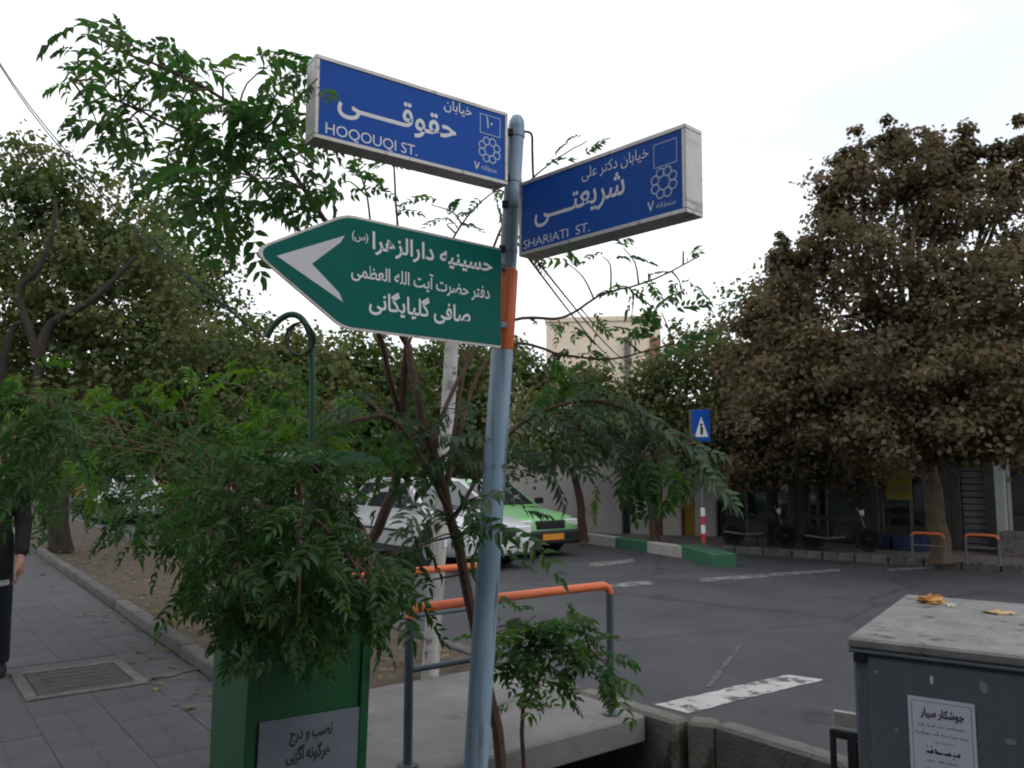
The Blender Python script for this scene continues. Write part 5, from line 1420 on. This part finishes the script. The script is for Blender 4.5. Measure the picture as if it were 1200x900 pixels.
FRONT = [(5, 455), (30, 470), (10, 495), (45, 515), (15, 525), (60, 535), (40, 495), (8, 550), (28, 545), (5, 575), (20, 572), (70, 500), (55, 470)]
for i, (x, y) in enumerate(ML):
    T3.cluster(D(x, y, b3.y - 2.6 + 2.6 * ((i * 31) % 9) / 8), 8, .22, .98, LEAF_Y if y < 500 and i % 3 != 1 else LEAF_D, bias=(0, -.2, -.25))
for i, (x, y) in enumerate(FRONT):
    T3.cluster(D(x, y, 5.0 + .5 * (i % 3) / 2), 6, .10, .75, LEAF_D, bias=(0, -.2, -.3), twig=i % 3 == 0)
T3.finish()
T6 = Tree('young_tree', 'low spreading young tree between the bin and the kerb, dense feathery leaves', (0, 0, 0), 37)
b6 = S(2.95, 7.6)
T6.limb([b6, b6 + Vector((0, 0, .7)), D(318, 560, b6.y), D(310, 480, b6.y - .2)], .032, .012, 'trunk')
for x, y in ((120, 560), (200, 520), (390, 500), (420, 540), (240, 600)):
    T6.limb([D(316, 590, b6.y), D((316 + x) / 2, (560 + y) / 2 - 15, b6.y - .5), D(x, y, b6.y - .9)], .012, .004)
for i, (x, y) in enumerate([(110, 545), (150, 530), (190, 520), (235, 525), (280, 505), (320, 485), (360, 480), (400, 485), (130, 580), (175, 565), (215, 560), (255, 560), (300, 545), (345, 530), (385, 530), (205, 600), (245, 610), (290, 590), (340, 580), (275, 640)]):
    T6.cluster(D(x, y, b6.y - 1.7 + 1.5 * ((i * 17) % 7) / 6), 9, .14, .72, LEAF_Y if i % 5 == 0 else LEAF_D, bias=(0, -.2, -.25))
T6.finish()
# --- small shrub at the end of the near handrail
T4 = Tree('shrub', 'small leafy shrub growing from the channel in front of the handrail', (0, 0, 0), 41, 'shrub')
b4 = Vector((0.10, 4.30, -.56))
T4.limb([b4, D(612, 860, 4.30), D(618, 790, 4.3), D(622, 750, 4.3)], .014, .006, 'stem')
T4.limb([D(614, 830, 4.3), D(650, 770, 4.35), D(690, 760, 4.4)], .007, .003)
for x, y, n in [(610, 740, 5), (635, 735, 5), (660, 745, 5), (685, 755, 4), (705, 770, 3), (665, 800, 2), (612, 815, 3), (598, 725, 3), (628, 722, 3), (655, 728, 2), (720, 790, 2), (590, 790, 3), (630, 765, 5), (655, 775, 5), (690, 785, 3), (620, 785, 4), (640, 805, 4), (600, 760, 5), (670, 765, 5), (645, 750, 5), (615, 765, 5), (575, 745, 2), (700, 750, 3)]:
    T4.cluster(D(x, y, 4.25 + .1 * ((x * 7) % 5)), n, .07, .56, LEAF, bias=(.1, 0, .0))
T4.finish()

# --- big street trees: trunk, limbs and a crown of many small leaves
def street_tree(name, label, base, trunk_pts, lobes, mat, bark, leaf=.13, seed=1, r0=.2, per=16, group=None, cat='tree', clump=.36, thin=1.0):
    t = thing(name, label, cat, (0, 0, 0), 0, group)
    rg = np.random.default_rng(seed); rr = random.Random(seed)
    tp = smooth_path([Vector(base)] + [Vector(p) for p in trunk_pts], 5); n = len(tp)
    MB().tube([p + Vector((rr.uniform(-1, 1), rr.uniform(-1, 1), 0)) * r0 * .12 for p in tp], [r0 * (1.25 if i == 0 else 1) * (1 - .55 * i / n) for i in range(n)], 12).build('trunk', bark, t, True)
    V, T = [], []
    for (c, rad, nc) in lobes:
        c = Vector(c); nc = max(12, int(nc * thin))
        start = tp[int(n * rr.uniform(.55, .95))]
        mid = start.lerp(c, .5) + Vector((rr.uniform(-.3, .3), rr.uniform(-.3, .3), rr.uniform(0, .4)))
        sp_ = smooth_path([start, mid, c, c + (c - mid) * .12], 4)
        MB().tube(sp_, [r0 * .34 * (1 - .85 * i / (len(sp_) - 1)) for i in range(len(sp_))], 7, False).build('branch', bark, t, True)
        # clump centres, denser near the surface of the lobe
        d = rg.normal(size=(nc, 3)); d /= np.linalg.norm(d, axis=1)[:, None]
        k = rg.random(nc) ** .45
        cc = np.array(c) + d * k[:, None] * np.array(rad) * rg.uniform(.75, 1.22, nc)[:, None]
        for q in cc:
            m = int(per * rg.uniform(.45, 1.55)); cl = clump * rg.uniform(.6, 1.25) * min(1, max(.4, rad[0] / .55))
            off = rg.normal(size=(m, 3)) * cl * np.array([.52, .52, .36])
            p = q + off
            nn = rg.normal(size=(m, 3)) * .55 + off / (np.linalg.norm(off, axis=1)[:, None] + 1e-6) * .9; nn[:, 2] += .45; nn /= np.linalg.norm(nn, axis=1)[:, None]
            tt = rg.normal(size=(m, 3)); tt[:, 2] -= .3; tt -= nn * (tt * nn).sum(1)[:, None]; tt /= np.linalg.norm(tt, axis=1)[:, None]
            bt = np.cross(nn, tt)
            s = leaf * rg.uniform(.6, 1.25, m)[:, None]
            tint = np.clip(rg.normal(.48, .26) + rg.normal(0, .17, m), 0, 1)
            quad = np.stack([p - tt * s * .6, p + bt * s * .48 + nn * s * .10, p + tt * s * .6, p - bt * s * .48 + nn * s * .10], 1)
            V.append(quad); T.append(np.repeat(tint, 4))
    V = np.concatenate(V).reshape(-1, 3); T = np.concatenate(T); nq = len(V) // 4
    me = bpy.data.meshes.new('crown')
    me.vertices.add(len(V)); me.vertices.foreach_set('co', V.ravel().astype(np.float32))
    tri = np.array([[0, 1, 2], [0, 2, 3]])
    idx = (np.arange(nq)[:, None, None] * 4 + tri[None]).reshape(-1)
    me.loops.add(len(idx)); me.loops.foreach_set('vertex_index', idx.astype(np.int32))
    me.polygons.add(nq * 2); me.polygons.foreach_set('loop_start', (np.arange(nq * 2) * 3).astype(np.int32))
    at_ = me.attributes.new('tint', 'FLOAT', 'POINT'); at_.data.foreach_set('value', T.astype(np.float32))
    me.materials.append(mat); me.update(calc_edges=True); me.validate()
    link('crown', me, t)
    return t
def lob(px, py, y, rx, rz, n, ry=None): return (D(px, py, y), (rx, ry or rx, rz), n)
B = M
# right: large brown leaved plane
y8 = G(1105, 657, .035)
street_tree('plane_tree', 'large brown leaved plane tree with a pale trunk before the shops', (y8.x, y8.y, 0), [(y8.x - .12, y8.y, 1.2), (y8.x - .3, y8.y + .1, 2.6), (y8.x - .2, y8.y, 4.2)],
    [lob(1010, 230, 14.2, .75, 1.0, 55), lob(1080, 230, 14.0, .8, 1.1, 60), lob(1150, 250, 13.6, .8, 1.1, 60), lob(1000, 320, 13.8, 1.0, .9, 75), lob(1080, 340, 13.2, 1.2, 1.0, 95), lob(1170, 350, 12.8, 1.2, 1.1, 95), lob(925, 380, 14.2, .8, .9, 60), lob(960, 430, 13.4, 1.0, .8, 75), lob(1050, 440, 12.8, 1.3, .8, 95), lob(1150, 450, 12.4, 1.2, .8, 90), lob(1230, 420, 12.6, 1.2, 1.2, 70), lob(1235, 300, 13.2, 1.0, 1.3, 55),
     lob(1040, 185, 14.3, .22, .75, 14), lob(1010, 195, 14.3, .2, .6, 10), lob(1090, 185, 14.1, .2, .7, 10), lob(1165, 195, 13.9, .2, .7, 10), lob(1130, 170, 14.0, .16, .55, 14), lob(1055, 165, 14.3, .15, .5, 12), lob(1110, 205, 14.1, .2, .6, 14), lob(990, 205, 14.3, .16, .55, 12), lob(970, 245, 14.3, .18, .5, 12), lob(1195, 175, 13.8, .16, .6, 12), lob(915, 300, 14.3, .18, .5, 12), lob(960, 290, 14.2, .3, .6, 12), lob(935, 320, 14.3, .25, .6, 10), lob(880, 380, 14.4, .3, .5, 12), lob(1135, 190, 14.0, .28, .6, 13), lob(1060, 215, 14.2, .3, .6, 14), lob(985, 215, 14.3, .3, .5, 12), lob(1185, 210, 13.8, .3, .6, 12), lob(910, 480, 13.6, .9, .6, 55), lob(1010, 500, 12.9, 1.1, .55, 70), lob(1110, 510, 12.4, 1.2, .5, 70), lob(1200, 510, 12.0, 1.0, .5, 50)],
    M['crown_brown'], M['bark_pale'], .085, 3, .17, 74, clump=.34, thin=.62)
street_tree('plane_tree', 'brown leaved plane tree standing left of the large one, above the dark shops', (5.3, 16.6, 0), [(5.25, 16.6, 1.3), (5.2, 16.6, 3.0)],
    [lob(915, 330, 16.4, .55, .8, 40), lob(905, 380, 16.4, .8, .8, 60), lob(880, 430, 16.2, .9, .7, 70), lob(930, 450, 16.2, 1.1, .8, 80), lob(870, 490, 16.0, 1.0, .7, 70), lob(930, 520, 16.0, 1.2, .6, 80), lob(990, 480, 16.2, 1.2, .9, 80), lob(890, 545, 15.8, 1.0, .45, 55), lob(970, 550, 15.8, 1.1, .45, 60)],
    M['crown_brown'], M['bark_dark'], .092, 4, .14, 62, clump=.36, thin=.66)
# middle: small dull green street trees by the grey wall
def mid_tree(label, px, py, seed, lobes, mat):
    b = G(px, py, .055)
    street_tree('street_tree', label, (b.x, b.y, 0), [(b.x - .08, b.y, .9), (b.x - .25, b.y + .05, 1.9), (b.x - .1, b.y, 3.0)], lobes, mat, M['bark'], .10, seed, .10, 22)
mid_tree('small dull green tree by the grey wall with a slim dark trunk', 684, 632, 5, [lob(640, 480, 17.5, .9, .6, 55), lob(690, 470, 17.4, .9, .6, 55), lob(660, 520, 17.2, 1.0, .5, 55), lob(720, 510, 17.2, .9, .5, 50), lob(620, 530, 17.0, .7, .45, 40), lob(690, 445, 17.6, .6, .4, 30)], M['crown_olive'])
mid_tree('olive green tree between the grey wall and the pedestrian sign', 768, 634, 6, [lob(760, 450, 17.6, .9, .6, 60), lob(800, 440, 17.6, .9, .7, 65), lob(780, 490, 17.4, 1.1, .6, 70), lob(830, 480, 17.2, 1.0, .7, 65), lob(740, 500, 17.2, .8, .5, 45), lob(820, 530, 17.0, 1.0, .45, 55), lob(830, 420, 17.8, .6, .6, 30), lob(800, 395, 18, .35, .4, 10)], M['crown_olive'])
# thin bare twigs with few leaves above
b = S(15.5, 14.5)
street_tree('street_tree', 'sparse pale tree with thin open twigs behind the olive green tree', (b.x, b.y, 0), [(b.x, b.y, 1.5), (b.x - .1, b.y, 3.2)],
    [lob(850, 370, b.y, .5, .9, 16), lob(870, 350, b.y, .4, .8, 10), lob(840, 400, b.y, .7, .6, 20), lob(815, 400, b.y, .5, .5, 12)], M['crown_olive'], M['bark_dark'], .12, 9, .1, 10)
# left: plane trees along the street
bl = S(2.75, 17.5)
street_tree('plane_tree', 'tall olive brown plane tree with crooked dark limbs at the left edge', (bl.x, bl.y, 0), [(bl.x - .1, bl.y, 1.6), (bl.x + .25, bl.y, 3.0), (bl.x + .1, bl.y, 4.4), (bl.x + .5, bl.y, 6.0)],
    [lob(30, 220, 13.2, .9, .9, 60), lob(80, 230, 13.2, .9, .9, 60), lob(130, 270, 13.0, 1.0, .8, 60), lob(20, 300, 12.8, 1.0, .9, 70), lob(90, 320, 12.6, 1.1, .9, 75), lob(170, 330, 12.8, .9, .7, 55), lob(40, 390, 12.4, 1.1, .7, 65), lob(120, 400, 12.4, 1.2, .7, 75), lob(-40, 260, 13, 1.2, 1.4, 70), lob(200, 400, 12.8, .9, .6, 45), lob(-30, 400, 12.4, 1.2, .9, 60), lob(60, 455, 12.2, 1.2, .5, 50)],
    M['crown_olive'], M['bark_dark'], .082, 12, .2, 56, clump=.38, thin=.68)
LP = [o for o in bpy.data.objects if o.get('label', '').startswith('tall olive brown')][0]
for q in ([(42, 540), (40, 470), (45, 420), (22, 345), (45, 315), (62, 270), (65, 235)], [(45, 420), (60, 380), (110, 350), (160, 300)], [(0, 520), (5, 420), (20, 380), (40, 385)]):
    MB().tube(smooth_path([D(x, y, 11.6) for x, y in q], 5), [.085 - .06 * i / (len(q) * 5 - 5) for i in range(len(q) * 5 - 4)], 8).build('branch', M['bark_dark'], LP, True)
bl2 = S(3.1, 26)
street_tree('plane_tree', 'olive green street tree further up the left street behind the first', (bl2.x, bl2.y, 0), [(bl2.x, bl2.y, 2), (bl2.x + .2, bl2.y, 4)],
    [lob(170, 300, 19, 1.2, 1.0, 40), lob(210, 350, 19, 1.4, 1.0, 65), lob(250, 400, 19, 1.4, .9, 70), lob(200, 430, 18.5, 1.6, 1.0, 80), lob(290, 450, 19, 1.3, .9, 70), lob(240, 500, 18, 1.6, .9, 70), lob(150, 480, 18, 1.6, 1.0, 70), lob(180, 250, 19, .7, .6, 10), lob(250, 330, 19, .8, .6, 12)],
    M['crown_green'], M['bark_dark'], .11, 13, .2, 40, clump=.5)
for k, (px, yy, sd, lab) in enumerate(((330, 24, 14, 'green and rust coloured tree filling the gap below the arrow sign tip'), (420, 27, 15, 'green street tree seen under the green arrow sign'), (520, 30, 16, 'dark green street tree seen between the white post and the sign pole'), (590, 33, 17, 'far green tree seen just behind the blue sign pole'))):
    p = D(px, 550, yy)
    street_tree('street_tree', lab, (p.x, p.y, -.1), [(p.x, p.y, 2), (p.x, p.y, 3.6)],
        [lob(px - 40, 440, yy, 1.3, 1.0, 55), lob(px + 10, 425, yy, 1.4, 1.0, 60), lob(px + 50, 450, yy, 1.3, 1.0, 55), lob(px - 30, 490, yy - .6, 1.5, .9, 60), lob(px + 35, 495, yy - .6, 1.5, .9, 60), lob(px, 535, yy - .8, 1.6, .7, 55)],
        M['crown_green'] if k else M['crown_olive'], M['bark_dark'], .17, sd, .18, 26, clump=.55)
# closing row of trees at the end of the left street and behind the shops
far = [(-40, 34, 360), (60, 36, 430), (150, 38, 440), (260, 40, 450), (470, 42, 440)]
for k, (px, yy, top) in enumerate(far):
    p = D(px, 550, yy)
    street_tree('street_tree', ['far dull tree closing the left street at the picture edge', 'far dull tree closing the left street, second from the picture edge', 'far dull tree closing the left street, third from the picture edge', 'far dull tree behind the curled green post', 'far dull tree behind the pale hatchback'][k],
        (p.x, p.y, -.1), [(p.x, p.y, 2), (p.x, p.y, 4)], [lob(px - 30, top + 40, yy, 2.0, 1.6, 50), lob(px + 30, top + 50, yy, 2.0, 1.5, 50), lob(px, top + 100, yy, 2.4, 1.6, 60), lob(px, 540, yy, 2.6, 1.4, 50)],
        M['crown_green'], M['bark_dark'], .24, 60 + k, .2, 22, group='trees closing the left street', clump=.8)
